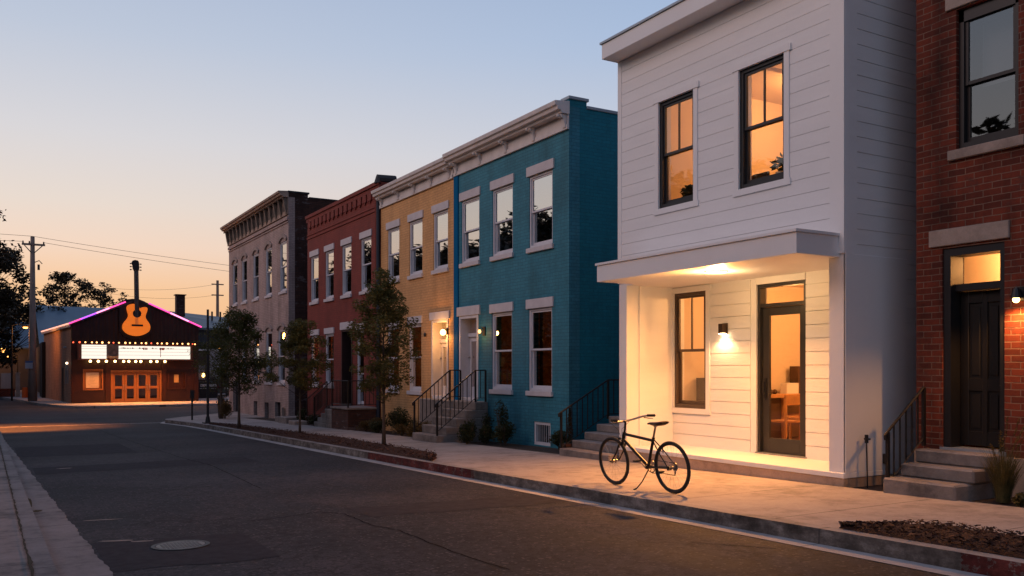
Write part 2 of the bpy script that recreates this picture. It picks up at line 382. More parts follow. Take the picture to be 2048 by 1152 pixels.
for i in range(len(corner)-1):
    q=[o2[i],corner[i],corner[i+1],o2[i+1]]
    mb.add([(x,y,g(y)-.124) for x,y in q],[(0,1,2,3)])
mb.build('right_gutter',M['gutter'],kind='structure')
# planting beds / lots behind the pavement
mb=MB(); strip(mb,K(8.70),K(30),[-15,0,10,20,30,37],-.02,.2); mb.build('garden_beds',M['dirt'],kind='structure')
CRACKS=[[(2.24, 9.19), (2.57, 9.26), (3.07, 9.44), (3.25, 9.13), (3.21, 8.27), (3.32, 7.76), (3.28, 6.91), (3.27, 6.14), (3.33, 5.61)],[(2.87, 37.93), (2.92, 28.03), (3.05, 22.01), (3.12, 18.45), (3.27, 16.31), (3.08, 11.57)],[(5.2, 5.77), (5.44, 5.41), (5.62, 5.13)]]
# left side
sx=lambda y:.27-.012*y; cx=lambda y:.44-.0135*y; ax=lambda y:.94-.03*y
yy=[-15,0,5,10,15,20,31]
mb=MB(); strip(mb,K(-9),sx,yy,-.01,.2); mb.build('left_sidewalk',M['oldwalk'],kind='structure')
mb=MB(); strip(mb,sx,cx,yy,-.012,.25); mb.build('left_curb',M['apron'],kind='structure')
mb=MB(); strip(mb,lambda y:cx(y),lambda y:ax(y)+.010*math.sin(y*5.3)+.008*math.sin(y*23),[-15]+[i*.1 for i in range(0,311)],-.118,.1); mb.build('left_gutter',M['apron'],kind='structure')
mb=MB(); strip(mb,K(-90),K(-9),[-15,0,10,20,30,37],-.05,.2); mb.build('left_lots',M['dirt'],kind='structure')
random.seed(12); mb=MB(); yv=[2+i*.11 for i in range(230)]
for fx,w0,dz in ((sx,.012,.0),(cx,.016,-.108)):
    pv=None
    for y in yv:
        x=fx(y)+random.uniform(-.006,.006); ww=w0*random.uniform(.3,1.5)*(2.2 if random.random()<.06 else 1); zz_=g(y)+dz+.004
        cur=((x-ww*.5,y,zz_),(x+ww,y,zz_))
        if pv: mb.quad(pv[0],pv[1],cur[1],cur[0])
        pv=cur
mb.build('seam_dirt',surf('seam_soil',(.05,.036,.018),.95,.4,20,60,.6,.01),kind='structure')
mb=MB()
for pl in CRACKS:
    pts=[]
    for (a,b_) in zip(pl,pl[1:]):
        for i in range(9): q=i/9; pts.append((a[0]+(b_[0]-a[0])*q+random.uniform(-.012,.012),a[1]+(b_[1]-a[1])*q+random.uniform(-.012,.012)))
    for (a,b_) in zip(pts,pts[1:]):
        dx,dy=b_[0]-a[0],b_[1]-a[1]; l_=math.hypot(dx,dy) or 1; nx,ny=-dy/l_*.0045,dx/l_*.0045; za,zb_=g(a[1])-.1265,g(b_[1])-.1265
        mb.quad((a[0]-nx,a[1]-ny,za),(b_[0]-nx,b_[1]-ny,zb_),(b_[0]+nx,b_[1]+ny,zb_),(a[0]+nx,a[1]+ny,za))
mb.build('road_cracks',surf('crack_tar',(.004,.004,.004),.98,.2,spec=0),kind='structure')
# moss and soil patch at the left gutter
mb=MB(); random.seed(5); blotch_=[]
for (cx0,cy0,rx,ry) in ((.31,12.2,.028,.55),(.37,11.3,.06,.10),(.23,16.0,.03,.6)):
    pts=[(cx0+rx*random.uniform(.6,1.2)*math.cos(a_*.35),cy0+ry*random.uniform(.7,1.15)*math.sin(a_*.35)) for a_ in range(18)]
    mb.add([(cx0,cy0,g(cy0)-.1145)]+[(x,y,g(y)-.1168) for x,y in pts],[(0,i+1,(i+1)%18+1) for i in range(18)])
mb.build('gutter_moss',surf('moss_and_soil',(.07,.045,.012),.95,.5,25,80,.9,.02),kind='structure')
# far pavement in front of the theater and along the bending street
zf=g(60)
far=[(60,53.0),(12,53.0),(9.0,52.9),(5.0,52.7),(3.6,53.1),(2.9,54.6),(2.0,58.6),(1.35,64),(.4,71),(-1.2,82),(-6,100),(20,100),(60,100)]
n=len(far); mb=MB(); mb.add([(x,y,zf-.2) for x,y in far]+[(x,y,zf) for x,y in far],[tuple(range(n)),tuple(range(2*n-1,n-1,-1))]+[(i,(i+1)%n,n+(i+1)%n,n+i) for i in range(n)])
mb.build('far_sidewalk',M['walk'],kind='structure')
# crosswalk stop line
mb=MB(); 
for a in range(14):
    x=-.2+a*.42; mb.add([(x,37.2,g(37.2)-.126),(x+.41,37.2+.01,g(37.2)-.126),(x+.41,37.36,g(37.3)-.126),(x,37.35,g(37.3)-.126)],[(0,1,2,3)])
M['roadpaint']=surf('worn_road_paint',(.34,.33,.31),.7,.35,6,60,.3,.003)
mb.build('stop_line',M['roadpaint'],kind='structure')
mb=MB()
random.seed(3)
def blotch(cx_,cy_,rx,ry,n=18,dz=-.126,ang=0):
    pts=[]
    for i in range(n):
        a=2*math.pi*i/n; r=random.uniform(.75,1.1)
        x=rx*r*math.cos(a); y=ry*r*math.sin(a)
        X=cx_+x*math.cos(ang)-y*math.sin(ang); Y=cy_+x*math.sin(ang)+y*math.cos(ang)
        pts.append((X,Y,g(Y)+dz))
    mb.add([(cx_,cy_,g(cy_)+dz)]+pts,[(0,i+1,(i+1)%n+1) for i in range(n)])
blotch(.92,8.72,.16,.04,ang=-.35); blotch(1.12,8.56,.10,.028,ang=-.3); blotch(.93,10.2,.20,.025,ang=-.2); blotch(.98,17.2,.14,.05)
mb.build('concrete_patches',concrete('pale_patch_concrete',(.33,.27,.22),stain=.4),kind='structure')
# darker asphalt trench repairs
mb=MB()
def rep(x0,x1,y0,y1,sk=0):
    n=14; 
    for i in range(n):
        a=x0+(x1-x0)*i/n; b=x0+(x1-x0)*(i+1)/n
        ja,jb=.04*math.sin(a*7),.04*math.sin(b*7)
        q=[(a,y0+ja+sk*a),(b,y0+jb+sk*b),(b,y1-jb+sk*b),(a,y1-ja+sk*a)]
        mb.add([(x,y,g(y)-.1275) for x,y in q],[(0,1,2,3)])
rep(.72,2.0,7.35,8.75,-.12); rep(.5,4.2,16.2,17.6,.05); rep(.3,2.6,20.5,24.2); rep(3.4,5.8,9.1,9.9,-.1)
mb.build('asphalt_repairs',surf('new_asphalt_patch',(.040,.037,.041),.92,.3,9,60,.5,.005,0,.12),kind='structure')
# manhole
mh=thing('manhole_cover',(1.38,8.13,g(8.13)-.13),'round pale iron manhole cover set in the dark asphalt','manhole cover')
mb=MB()
def ring2(mb,r0,r1,z0,z1,n=40):
    for j in range(n):
        a=2*math.pi*j/n;b=2*math.pi*(j+1)/n
        def q(r,t,z): return (r*math.cos(t),r*math.sin(t),z)
        mb.hexa([q(r0,a,z0),q(r1,a,z0),q(r1,b,z0),q(r0,b,z0),q(r0,a,z1),q(r1,a,z1),q(r1,b,z1),q(r0,b,z1)])
ring2(mb,.21,.245,-.02,.010); mb.build('rim',surf('dark_cast_iron',(.03,.028,.028),.55,.3,10,80,.4,.003,.4),mh,local=True)
mb=MB(); n=40
mb.add([(0,0,.010)]+[(.205*math.cos(2*math.pi*j/n),.205*math.sin(2*math.pi*j/n),.010) for j in range(n)],[(0,j+1,(j+1)%n+1) for j in range(n)])
for i in range(-6,7):
    for j in range(-6,7):
        if i*i+j*j<36: mb.box(i*.03-.01,i*.03+.01,j*.03-.01,j*.03+.01,.0101,.0135)
mb.build('lid',surf('worn_cast_iron',(.13,.115,.105),.5,.3,15,80,.3,.003,.3),mh,local=True)
mh.rotation_euler=(R(-1.17),0,0)
# mulch beds
def mound(name,poly_l,poly_r,ys,h,seed):
    random.seed(seed); mb=MB(); nx=10; rows=[]
    for y in ys:
        a,b=poly_l(y),poly_r(y); row=[]
        for i in range(nx+1):
            t=i/nx; x=a+(b-a)*t; e=math.sin(math.pi*t)**.5
            row.append((x+random.uniform(-.02,.02)*(0<i),y+random.uniform(-.02,.02),g(y)+.006+e*(h*random.uniform(.45,1.3))))
        rows.append(row)
    vs=[p for r in rows for p in r]; fs=[]
    for j in range(len(rows)-1):
        for i in range(nx):
            k=j*(nx+1)+i; fs.append((k,k+1,k+nx+2,k+nx+1))
    mb.add(vs,fs)
    for _ in range(3800):
        y=random.uniform(ys[0],ys[-1]); a,b=poly_l(y),poly_r(y)
        x=a+(b-a)*random.uniform(.0,1.0); z=g(y)+.01+h*random.uniform(.3,1.0)
        an=random.uniform(0,6.3); l=random.uniform(.008,.026); w=random.uniform(.003,.008)
        dx,dy=math.cos(an),math.sin(an); dz=random.uniform(-.5,.5)*l
        mb.quad((x-dx*l+dy*w,y-dy*l-dx*w,z-dz),(x+dx*l+dy*w,y+dy*l-dx*w,z+dz),(x+dx*l-dy*w,y+dy*l+dx*w,z+dz+.008),(x-dx*l-dy*w,y-dy*l+dx*w,z-dz+.008),random.choice((0,0,1)))
    return mb.build(name,[M['mulch'],surf('pale_wood_chips',(.13,.055,.028),.9,.4,20,60,.3,.01)],kind='stuff')
def pw(pts): 
    def f(y):
        if y<=pts[0][0]: return pts[0][1]
        for (a,u),(b,v) in zip(pts,pts[1:]):
            if y<=b: return u+(v-u)*(y-a)/(b-a)
        return pts[-1][1]
    return f
fr=lambda a,b,n:[a+(b-a)*i/n for i in range(n+1)]
tag(mound('mulch',K(6.21),pw([(13.2,6.22),(13.7,6.55),(14.6,6.95),(20.6,7.2),(25,7.0),(29,6.9),(31.2,6.4)]),fr(13.2,31.2,110),.05,1),'long strip of brown bark mulch round the three street trees','mulch')
tag(mound('mulch',K(6.21),pw([(.5,7.1),(3.9,7.07),(4.5,6.99),(4.75,6.82),(4.9,6.5),(5.0,6.23)]),fr(.5,5.0,70),.05,2),'brown bark mulch bed by the kerb before the brick house','mulch')
# ---------------------------------------------------------------- windows and doors
def window(house,F,u0,u1,v0,v1,frame,gl,fw=.045,rec=.11,muntin=False,lintel=None,sill=None,lh=.2,arch=False,rail=None,lext=.07,trim=None):
    w=MB(); d=.06
    F.box(w,u0,u0+fw,-rec,-rec+d+.03,v0,v1); F.box(w,u1-fw,u1,-rec,-rec+d+.03,v0,v1)
    F.box(w,u0+fw,u1-fw,-rec,-rec+d+.028,v1-fw,v1); F.box(w,u0+fw,u1-fw,-rec,-rec+d+.028,v0,v0+fw*1.3)
    W=w.build('window',frame,house)
    r=rail if rail is not None else (v0+v1)/2
    sw=.038
    for nm,a,b,off in (('upper_sash',r-.012,v1-fw,.035),('lower_sash',v0+fw*1.3,r+.02,.0)):
        s=MB(); o0=-rec+off; o1=o0+.032; U0,U1=u0+fw,u1-fw
        F.box(s,U0,U0+sw,o0,o1,a,b); F.box(s,U1-sw,U1,o0,o1,a,b)
        F.box(s,U0+sw,U1-sw,o0,o1-.002,b-sw,b); F.box(s,U0+sw,U1-sw,o0,o1-.002,a,a+(sw if nm=='upper_sash' else sw*1.5))
        if muntin and nm=='upper_sash': m_=(U0+U1)/2; F.box(s,m_-.011,m_+.011,o0+.002,o1-.004,a+sw,b-sw)
        s.build(nm,frame,W)
        p=MB(); oc=(o0+o1)/2
        F.box(p,U0+sw,U1-sw,oc-.002,oc+.002,a+sw,b-sw) if False else p.quad(F.P(U0+sw*.9,oc,a+sw*.9),F.P(U1-sw*.9,oc,a+sw*.9),F.P(U1-sw*.9,oc,b-sw*.9),F.P(U0+sw*.9,oc,b-sw*.9))
        p.build('pane',gl,W)
    if sill is not None:
        s=MB(); F.box(s,u0-.05,u1+.05,-.05,.055,v0-.10,v0); s.build('sill',sill,W,bevel=.006)
    if lintel is not None:
        s=MB()
        if arch:
            n=8; pts=[]
            for i in range(n+1):
                t=i/n; pts.append((u0-.1+(u1-u0+.2)*t,v1-.02+.20*math.sin(math.pi*t)**.8+.12))
            for i in range(n,-1,-1):
                t=i/n; pts.append((u0-.02+(u1-u0+.04)*t,v1-.02+.18*math.sin(math.pi*t)**.8))
            s.extrude(pts,lambda u,v,t:F.P(u,t,v),-.02,.06)
        else: F.box(s,u0-lext,u1+lext,-.05,.035,v1,v1+lh)
        s.build('lintel',lintel,W,bevel=.006)
    if trim is not None:
        s=MB(); t=.085
        F.box(s,u0-t,u0,-rec,.034,v0-.0,v1); F.box(s,u1,u1+t,-rec,.034,v0-.0,v1)
        F.box(s,u0-t-.03,u1+t+.03,-rec,.045,v1,v1+t); F.box(s,u0-t-.02,u1+t+.02,-rec,.04,v0-t,v0)
        s.build('trim',trim,W)
    return W
def shell(house,x0,x1,y0,y1,z0,z1,mside,th=.25,roofz=None,near=None):
    """side, back and roof of a house whose street front is a separate wall"""
    s=MB(); s.box(x0+th,x1,y0,y0+th,z0,z1); s.build('side_wall',near or mside,house)
    s=MB(); s.box(x0+th,x1,y1-th,y1,z0,z1); s.build('side_wall',mside,house)
    s=MB(); s.box(x1-th,x1-.001,y0+th,y1-th,z0,z1-.002); s.build('back_wall',mside,house)
    rz=roofz if roofz else z1-.4
    s=MB(); s.box(x0+th,x1-th,y0+th,y1-th,rz-.15,rz); s.build('roof',M['roof'],house)
def cornice(house,F,u0,u1,zb,zt,pr,bk,mat,mbk,style=0,ret=True):
    c=MB()
    F.box(c,u0,u1,.0,.05,zb,zb+.09); F.box(c,u0,u1,.0,.03,zb+.09,zt-.2)
    # crown moulding: stepped profile
    prof=[(0,zt-.22),(pr*.55,zt-.22),(pr*.6,zt-.17),(pr*.8,zt-.16),(pr*.85,zt-.10),(pr*.97,zt-.08),(pr,zt-.02),(pr,zt),(0,zt+.03)]
    n=len(prof); vs=[F.P(u0-.02,a,b) for a,b in prof]+[F.P(u1+.02,a,b) for a,b in prof]
    c.add(vs,[tuple(range(n)),tuple(range(2*n-1,n-1,-1))]+[(i,n+i,n+(i+1)%n,(i+1)%n) for i in range(n)])
    C_=c.build('cornice',mat,house)
    for u in bk:
        b=MB(); hw=.05 if style==0 else .07
        lo=zb+.02
        pr_=[(0.03,lo),(.07,lo+.01),(.09,lo+.10),(.12,lo+.2),(pr*.45,zt-.30),(pr*.52,zt-.222),(0.03,zt-.222)]
        b.extrude(pr_,lambda o,v,t:F.P(t,o,v),u-hw,u+hw); 
        b.sphere(F.P(u,pr*.62,zt-.26),.035,8,6)
        b.build('bracket',mbk,C_,bevel=.008)
    return C_
def stoop_rail(house,pts,h,name='railing',mat=None,nb=None,post_all=False):
    """pts: polyline of foot points; rail at height h above; balusters are children"""
    mat=mat or M['iron']; r=MB()
    top=[(x,y,z+h) for x,y,z in pts]
    e0=Vector(top[0])-Vector(top[1]); e0.normalize()
    r.tube([tuple(Vector(top[0])+e0*.05+Vector((0,0,-.06))),tuple(Vector(top[0])+e0*.06)]+top,.016,6)
    r.tube([(x,y,z+.09) for x,y,z in pts],.009,5)
    o=r.build(name,mat,house)
    for i,(x,y,z) in enumerate(pts):
        p=MB(); p.box(x-.018,x+.018,y-.018,y+.018,z,z+h-.005); p.build('post',mat,o)
    for (a,b) in zip(pts,pts[1:]):
        a,b=Vector(a),Vector(b); n=max(1,int((b-a).length/.125))
        for i in range(1,n):
            q=a.lerp(b,i/n); p=MB(); p.box(q.x-.007,q.x+.007,q.y-.007,q.y+.007,q.z+.09,q.z+h-.008); p.build('baluster',mat,o)
    return o
KK=9.6/8.73
D=9.6
FX=Fac('X',D)
# ---------------------------------------------------------------- row houses
def room_box(name,parent,x0,x1,y0,y1,z0,z1,mw,mf,open_front=True):
    b=MB()
    b.quad((x0,y0,z0),(x1,y0,z0),(x1,y1,z0),(x0,y1,z0),1); b.quad((x0,y0,z1),(x1,y0,z1),(x1,y1,z1),(x0,y1,z1),0)
    b.quad((x1,y0,z0),(x1,y1,z0),(x1,y1,z1),(x1,y0,z1),0)
    b.quad((x0,y0,z0),(x1,y0,z0),(x1,y0,z1),(x0,y0,z1),0); b.quad((x0,y1,z0),(x1,y1,z0),(x1,y1,z1),(x0,y1,z1),0)
    return b.build(name,[mw,mf],parent)
def light(name,kind,loc,power,col,size=.1,rot=(0,0,0),parent=None,size_y=None,shape='DISK',spot=None):
    l=bpy.data.lights.new(name,kind); l.energy=power; l.color=col
    if kind=='AREA': l.shape=shape; l.size=size
    if kind=='AREA' and size_y: l.shape='RECTANGLE'; l.size_y=size_y
    if kind in('POINT','SPOT'): l.shadow_soft_size=size
    if kind=='SPOT': l.spot_size=spot or R(120); l.spot_blend=.6
    o=bpy.data.objects.new(name,l); COL.objects.link(o); o.location=loc; o.rotation_euler=rot
    if parent is not None: o.parent=parent; o.location=Vector(loc)-WORG[parent.name]
    return o
WARM=(1,.45,.12); WARM2=(1,.54,.22); AMBER=(1,.45,.14)
def curtains(house,u0,u1,v0,v1,off=-.22,frac=.22,mat=None):
    c=MB()
    for a,b in ((u0,u0+(u1-u0)*frac),(u1-(u1-u0)*frac,u1)):
        n=12
        for i in range(n):
            p,q=a+(b-a)*i/n,a+(b-a)*(i+1)/n; s1,s2=.02*math.sin(i*2.1),.02*math.sin((i+1)*2.1)
            c.quad((D-off+s1,p,v0),(D-off+s2,q,v0),(D-off+s2,q,v1),(D-off+s1,p,v1))
    return c.build('curtain',mat or M['curtain'],house)
def blind(house,u0,u1,v0,v1,off=-.20):
    c=MB(); FX.box(c,u0,u1,off-.004,off,v0,v1); return c.build('window_shade',M['blind'],house)
def rowdoor(house,u0,u1,v0,v1,leaf_top,mframe,mleaf,lintel,lh,glassy=True,depth=.3,sconce=None):
    """recessed doorway: panelled jamb, transom, glazed leaf"""
    f=MB(); t=.07
    FX.box(f,u0,u0+t,-depth,.02,v0,v1); FX.box(f,u1-t,u1,-depth,.02,v0,v1); FX.box(f,u0+t,u1-t,-depth,.015,v1-t,v1)
    FX.box(f,u0+t,u1-t,-depth,-depth+.12,leaf_top,leaf_top+.09); FX.box(f,u0+t,u1-t,-depth,.03,v0-.05,v0+.03)
    fr_=f.build('doorway',mframe,house,bevel=.006)
    l=MB(); FX.box(l,u0-.09,u1+.09,-.05,.04,v1,v1+lh); l.build('lintel',lintel,fr_,bevel=.006)
    p=MB(); o=-depth+.05
    p.quad(FX.P(u0+t,o,leaf_top+.09),FX.P(u1-t,o,leaf_top+.09),FX.P(u1-t,o,v1-t),FX.P(u0+t,o,v1-t)); p.build('transom_pane',M['glassrow'],fr_)
    d=MB(); a,b=u0+t,u1-t; o1=-depth+.03;o2=-depth+.075; s=.11
    FX.box(d,a,a+s,o1,o2,v0+.03,leaf_top); FX.box(d,b-s,b,o1,o2,v0+.03,leaf_top)
    FX.box(d,a+s,b-s,o1,o2-.002,leaf_top-s,leaf_top); FX.box(d,a+s,b-s,o1,o2-.002,v0+.03,v0+.28)
    if not glassy: FX.box(d,a+s,b-s,o1,o2-.002,v0+.85,v0+1.0); FX.box(d,a+s,b-s,o1,o2-.015,v0+.28,v0+.85); FX.box(d,a+s,b-s,o1,o2-.015,v0+1.0,leaf_top-s)
    dl=d.build('door',mleaf,house,bevel=.004)
    if glassy:
        p=MB(); p.quad(FX.P(a+s,o1+.02,v0+.28),FX.P(b-s,o1+.02,v0+.28),FX.P(b-s,o1+.02,leaf_top-s),FX.P(a+s,o1+.02,leaf_top-s)); p.build('pane',M['glassrow'],dl)
    h=MB(); h.sphere(FX.P(b-.055,o2+.035,v0+1.0),.028,8,6); h.build('handle',M['steel'],dl)
    return fr_
def front_wall(house,u0,u1,z0,z1,holes,mat,F=FX,th=.25):
    w=MB(); wall_holes(w,F,u0,u1,z0,z1,th,holes); return w.build('front_wall',mat,house)
def wins(house,cs,w,v0,v1,**kw):
    for c in cs: window(house,FX,c-w/2,c+w/2,v0,v1,**kw)
# --- teal
Y0,Y1=14.11,19.08
th_=thing('row_house',(D,(Y0+Y1)/2,g(16)),'teal painted brick row house with white bracketed cornice','house')
up=[15.15,16.73,18.26]; lo=[15.17,16.76]; dr=18.33
hol=[(c-.45,c+.45,3.98,5.49) for c in up]+[(c-.45,c+.45,.99,2.71) for c in lo]+[(dr-.48,dr+.48,.74,2.72),(14.78,15.42,-.12,.36)]
front_wall(th_,Y0,Y1,-.5,6.6,hol,M['teal'])
kw=dict(frame=M['trim'],gl=M['glassrow'],lintel=M['lintel'],sill=M['lintel'],lh=.20)
wins(th_,up,.9,3.98,5.49,**kw); wins(th_,lo,.9,.99,2.71,**kw)
rowdoor(th_,dr-.48,dr+.48,.74,2.72,2.22,M['trim'],M['trim'],M['lintel'],.22)
mbx=MB(); FX.box(mbx,14.78,14.84,-.12,-.02,-.12,.36); FX.box(mbx,15.36,15.42,-.12,-.02,-.12,.36); FX.box(mbx,14.84,15.36,-.12,-.02,.30,.36); FX.box(mbx,14.84,15.36,-.12,-.02,-.12,-.06)
bw=mbx.build('basement_window',M['trim'],th_)
mbx=MB(); mbx.quad(FX.P(14.84,-.08,-.06),FX.P(15.36,-.08,-.06),FX.P(15.36,-.08,.30),FX.P(14.84,-.08,.30)); mbx.build('pane',M['glassdark'],bw)
mbx=MB()
for i in range(6): u=14.9+i*.08; mbx.tube([FX.P(u,-.03,-.06),FX.P(u,-.03,.30)],.006,5)
mbx.build('window_bars',M['trim'],bw)
# side wall facing the gap with a stepped parapet
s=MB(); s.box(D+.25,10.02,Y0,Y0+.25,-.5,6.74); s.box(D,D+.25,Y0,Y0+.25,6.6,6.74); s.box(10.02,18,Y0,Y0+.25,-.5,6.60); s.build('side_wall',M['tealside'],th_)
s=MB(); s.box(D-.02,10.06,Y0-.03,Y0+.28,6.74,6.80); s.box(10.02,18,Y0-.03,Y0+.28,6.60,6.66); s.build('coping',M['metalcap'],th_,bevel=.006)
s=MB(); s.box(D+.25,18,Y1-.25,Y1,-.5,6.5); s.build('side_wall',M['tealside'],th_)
s=MB(); s.box(17.75,17.99,Y0+.25,Y1-.25,-.5,6.5); s.build('back_wall',M['teal'],th_)
s=MB(); s.box(D+.25,17.75,Y0+.25,Y1-.25,6.2,6.3); s.build('roof',M['roof'],th_)
s=MB(); s.box(D+.25,17.7,Y0+.25,Y1-.25,3.2,3.35); s.build('upper_floor',M['dark'],th_)
cornice(th_,FX,Y0,Y1-.02,6.15,6.66,.34,[14.19,15.35,16.5,17.7,18.9],M['offwhite'],M['offwhite'])
s=MB(); s.box(D-.03,D-.002,Y1-.22,Y1-.0,-.4,6.14); s.build('party_strip',M['bluepaint'],th_)
s=MB(); FX.box(s,17.50,17.62,.0,.03,2.22,2.42); s.tube([FX.P(17.56,.03,2.36),FX.P(17.56,.10,2.42),FX.P(17.56,.13,2.37)],.008,5)
sc=s.build('porch_light',M['darksteel'],th_)
s=MB(); s.sphere(FX.P(17.56,.13,2.31),.034,10,8,sq=(1,1,1.3)); s.build('bulb',emis('small_porch_bulb',(1,.45,.12),5),sc)
light('porch_lamp','POINT',FX.P(17.56,.2,2.28),3.0,WARM,.05,parent=th_)
# dim lit things inside
di=emis('dim_interior_bulb',(1,.45,.14),5)
s=MB(); s.sphere((11.3,16.9,2.05),.025,8,6); s.build('interior_lamp',di,th_)
s=MB(); s.sphere((12.0,15.0,2.62),.16,10,5,sq=(1,1,.25)); s.build('interior_lamp',di,th_)
light('interior_lamp_glow','POINT',(11.4,15.8,2.2),20,WARM,.1,parent=th_)
room_box('interior',th_,D+.30,13.2,Y0+.3,Y1-.3,.6,3.15,M['wood'],M['darkwood'])
curtains(th_,15.17-.42,15.17+.42,1.05,2.66,-.26,.13,M['darkwood'])
# --- yellow
Y0,Y1=19.10,23.86
yh=thing('row_house',(D,(Y0+Y1)/2,g(21)),'ochre yellow painted brick row house between the teal and red ones','house')
up=[19.87,21.39,22.93]; lo=[21.44,22.94]; dr=19.9
hol=[(c-.42,c+.42,3.97,5.44) for c in up]+[(c-.40,c+.40,.86,2.66) for c in lo]+[(dr-.48,dr+.48,.74,2.70)]
front_wall(yh,Y0,Y1,-.5,6.6,hol,M['yellow'])
wins(yh,up,.84,3.97,5.44,**kw); wins(yh,lo,.80,.86,2.66,**kw)
rowdoor(yh,dr-.48,dr+.48,.74,2.70,2.12,M['offwhite'],M['offwhite'],M['lintel'],.20)
s=MB(); s.box(D+.25,18,Y0+.002,Y0+.25,-.5,6.4); s.build('side_wall',M['yellow'],yh)
s=MB(); s.box(D+.25,18,Y1-.25,Y1,-.5,6.55); s.build('side_wall',M['yellow'],yh)
s=MB(); s.box(17.75,17.99,Y0+.25,Y1-.25,-.5,6.4); s.build('back_wall',M['yellow'],yh)
s=MB(); s.box(D+.25,17.75,Y0+.25,Y1-.25,6.1,6.2); s.build('roof',M['roof'],yh)
s=MB(); s.box(D+.25,17.7,Y0+.25,Y1-.25,3.2,3.35); s.build('upper_floor',M['dark'],yh)
cornice(yh,FX,Y0+.02,Y1+.02,6.13,6.62,.30,[19.3,20.35,21.4,22.5,23.7],M['offwhite'],M['offwhite'])
s=MB(); s.tube([(D+.05,19.12,6.62),(D+.05,19.12,6.78),(D+.35,19.12,6.84)],.09,8); s.build('roof_vent',M['roof'],yh)
s=MB(); FX.box(s,19.42,19.52,-.02,.05,2.30,2.46); s.tube([FX.P(19.47,.05,2.42),FX.P(19.47,.12,2.46),FX.P(19.47,.15,2.40)],.008,5); sc=s.build('porch_light',M['darksteel'],yh)
s=MB(); s.sphere(FX.P(19.47,.13,2.36),.07,10,8,sq=(1,1,1.1)); s.build('bulb',emis('bright_porch_bulb',(1,.52,.17),10),sc)
light('porch_lamp','POINT',FX.P(19.70,.22,2.30),30,WARM,.06,parent=yh)
s=MB(); s.sphere(FX.P(20.75,.03,2.35),.06,10,6,sq=(.4,1,1)); s.build('alarm_bell',M['darksteel'],yh)
room_box('interior',yh,D+.30,13.2,Y0+.3,Y1-.3,.5,3.15,M['wood'],M['darkwood'])
light('interior_lamp_glow','POINT',(11.2,21.6,2.2),24,WARM,.1,parent=yh)
s=MB(); s.sphere((10.6,21.5,2.3),.03,8,6); s.build('interior_lamp',emis('dim_interior_bulb_b',(1,.45,.14),6),yh)
# --- red
Y0,Y1=23.88,30.92
rh=thing('row_house',(D,(Y0+Y1)/2,g(27)),'dark red brick row house with corbelled brick parapet','house')
up=[25.07,26.79,28.48,30.09]; lo=[28.48,30.05]; dr=26.75
hol=[(c-.43,c+.43,3.83,5.45) for c in up]+[(c-.43,c+.43,.90,2.64) for c in lo]+[(dr-.5,dr+.5,.30,2.72),(25.25,25.85,.34,2.66)]
front_wall(rh,Y0,Y1,-.8,6.93,hol,M['red'])
kr=dict(kw); wins(rh,up,.86,3.83,5.45,**kr); wins(rh,lo,.86,.90,2.64,**kr)
window(rh,FX,25.25,25.85,.34,2.66,M['trim'],M['glassrow'],lintel=M['lintel'],lh=.2,rail=1.3)
rowdoor(rh,dr-.5,dr+.5,.30,2.72,2.25,surf('maroon_door_frame',(.035,.012,.01),.6,.2),surf('maroon_door',(.03,.010,.008),.5,.2),M['lintel'],.24,glassy=False,depth=.45)
s=MB(); s.box(D+.25,18,Y0,Y0+.25,-.8,6.93); s.box(D+.25,18,Y1-.25,Y1,-.8,6.93); s.box(17.75,17.99,Y0+.25,Y1-.25,-.8,6.5); s.build('side_wall',M['red'],rh)
s=MB(); s.box(D+.25,17.75,Y0+.25,Y1-.25,6.2,6.3); s.build('roof',M['roof'],rh)
s=MB(); s.box(D+.25,17.7,Y0+.25,Y1-.25,3.1,3.25); s.build('upper_floor',M['dark'],rh)
s=MB()
FX.box(s,Y0,Y1,0,.05,6.72,6.93); FX.box(s,Y0,Y1,0,.09,6.85,6.96); FX.box(s,Y0,Y1,0,.03,6.12,6.17)
u=Y0+.25
while u<Y1-.3:
    FX.box(s,u,u+.30,0,.05,6.50,6.718); FX.box(s,u+.10,u+.20,0,.035,6.44,6.50); u+=.42
FX.box(s,Y0,Y1,0,.022,6.24,6.30); s.build('corbel_course',M['red'],rh)
s=MB(); s.tube([(D-.05,23.98,6.9),(D-.05,23.98,7.04),(D+.5,23.98,7.06)],.12,8); s.build('roof_vent',M['roof'],rh)
s=MB(); s.tube([(D-.06,23.94,-.3),(D-.06,23.94,6.6)],.055,8); s.build('downpipe',surf('dark_slate_pipe',(.02,.03,.05),.6,.1),rh)
s=MB(); s.tube([(D-.06,24.06,6.6),(D-.06,24.06,-.4)],.0451,8); s.build('downpipe',M['red'],rh)
room_box('interior',rh,D+.30,12.8,27.6,Y1-.3,.5,3.0,M['roomwall'],M['roomfloor'])
curtains(rh,28.48-.40,28.48+.40,.95,2.6,-.24,.5)
hl_=emis('house_lamp_bulb',(1,.5,.16),30)
for c_,r_ in (((10.25,29.95,1.95),.06),((10.35,30.2,1.85),.035),((10.3,29.7,1.85),.035),((10.1,28.35,2.3),.09)):
    s=MB(); s.sphere(c_,r_,8,6); s.build('interior_lamp',hl_,rh)
light('interior_lamp_glow','POINT',(10.35,28.4,2.2),30,WARM,.12,parent=rh); light('interior_lamp_glow','POINT',(10.6,30.0,2.1),9,WARM,.12,parent=rh)
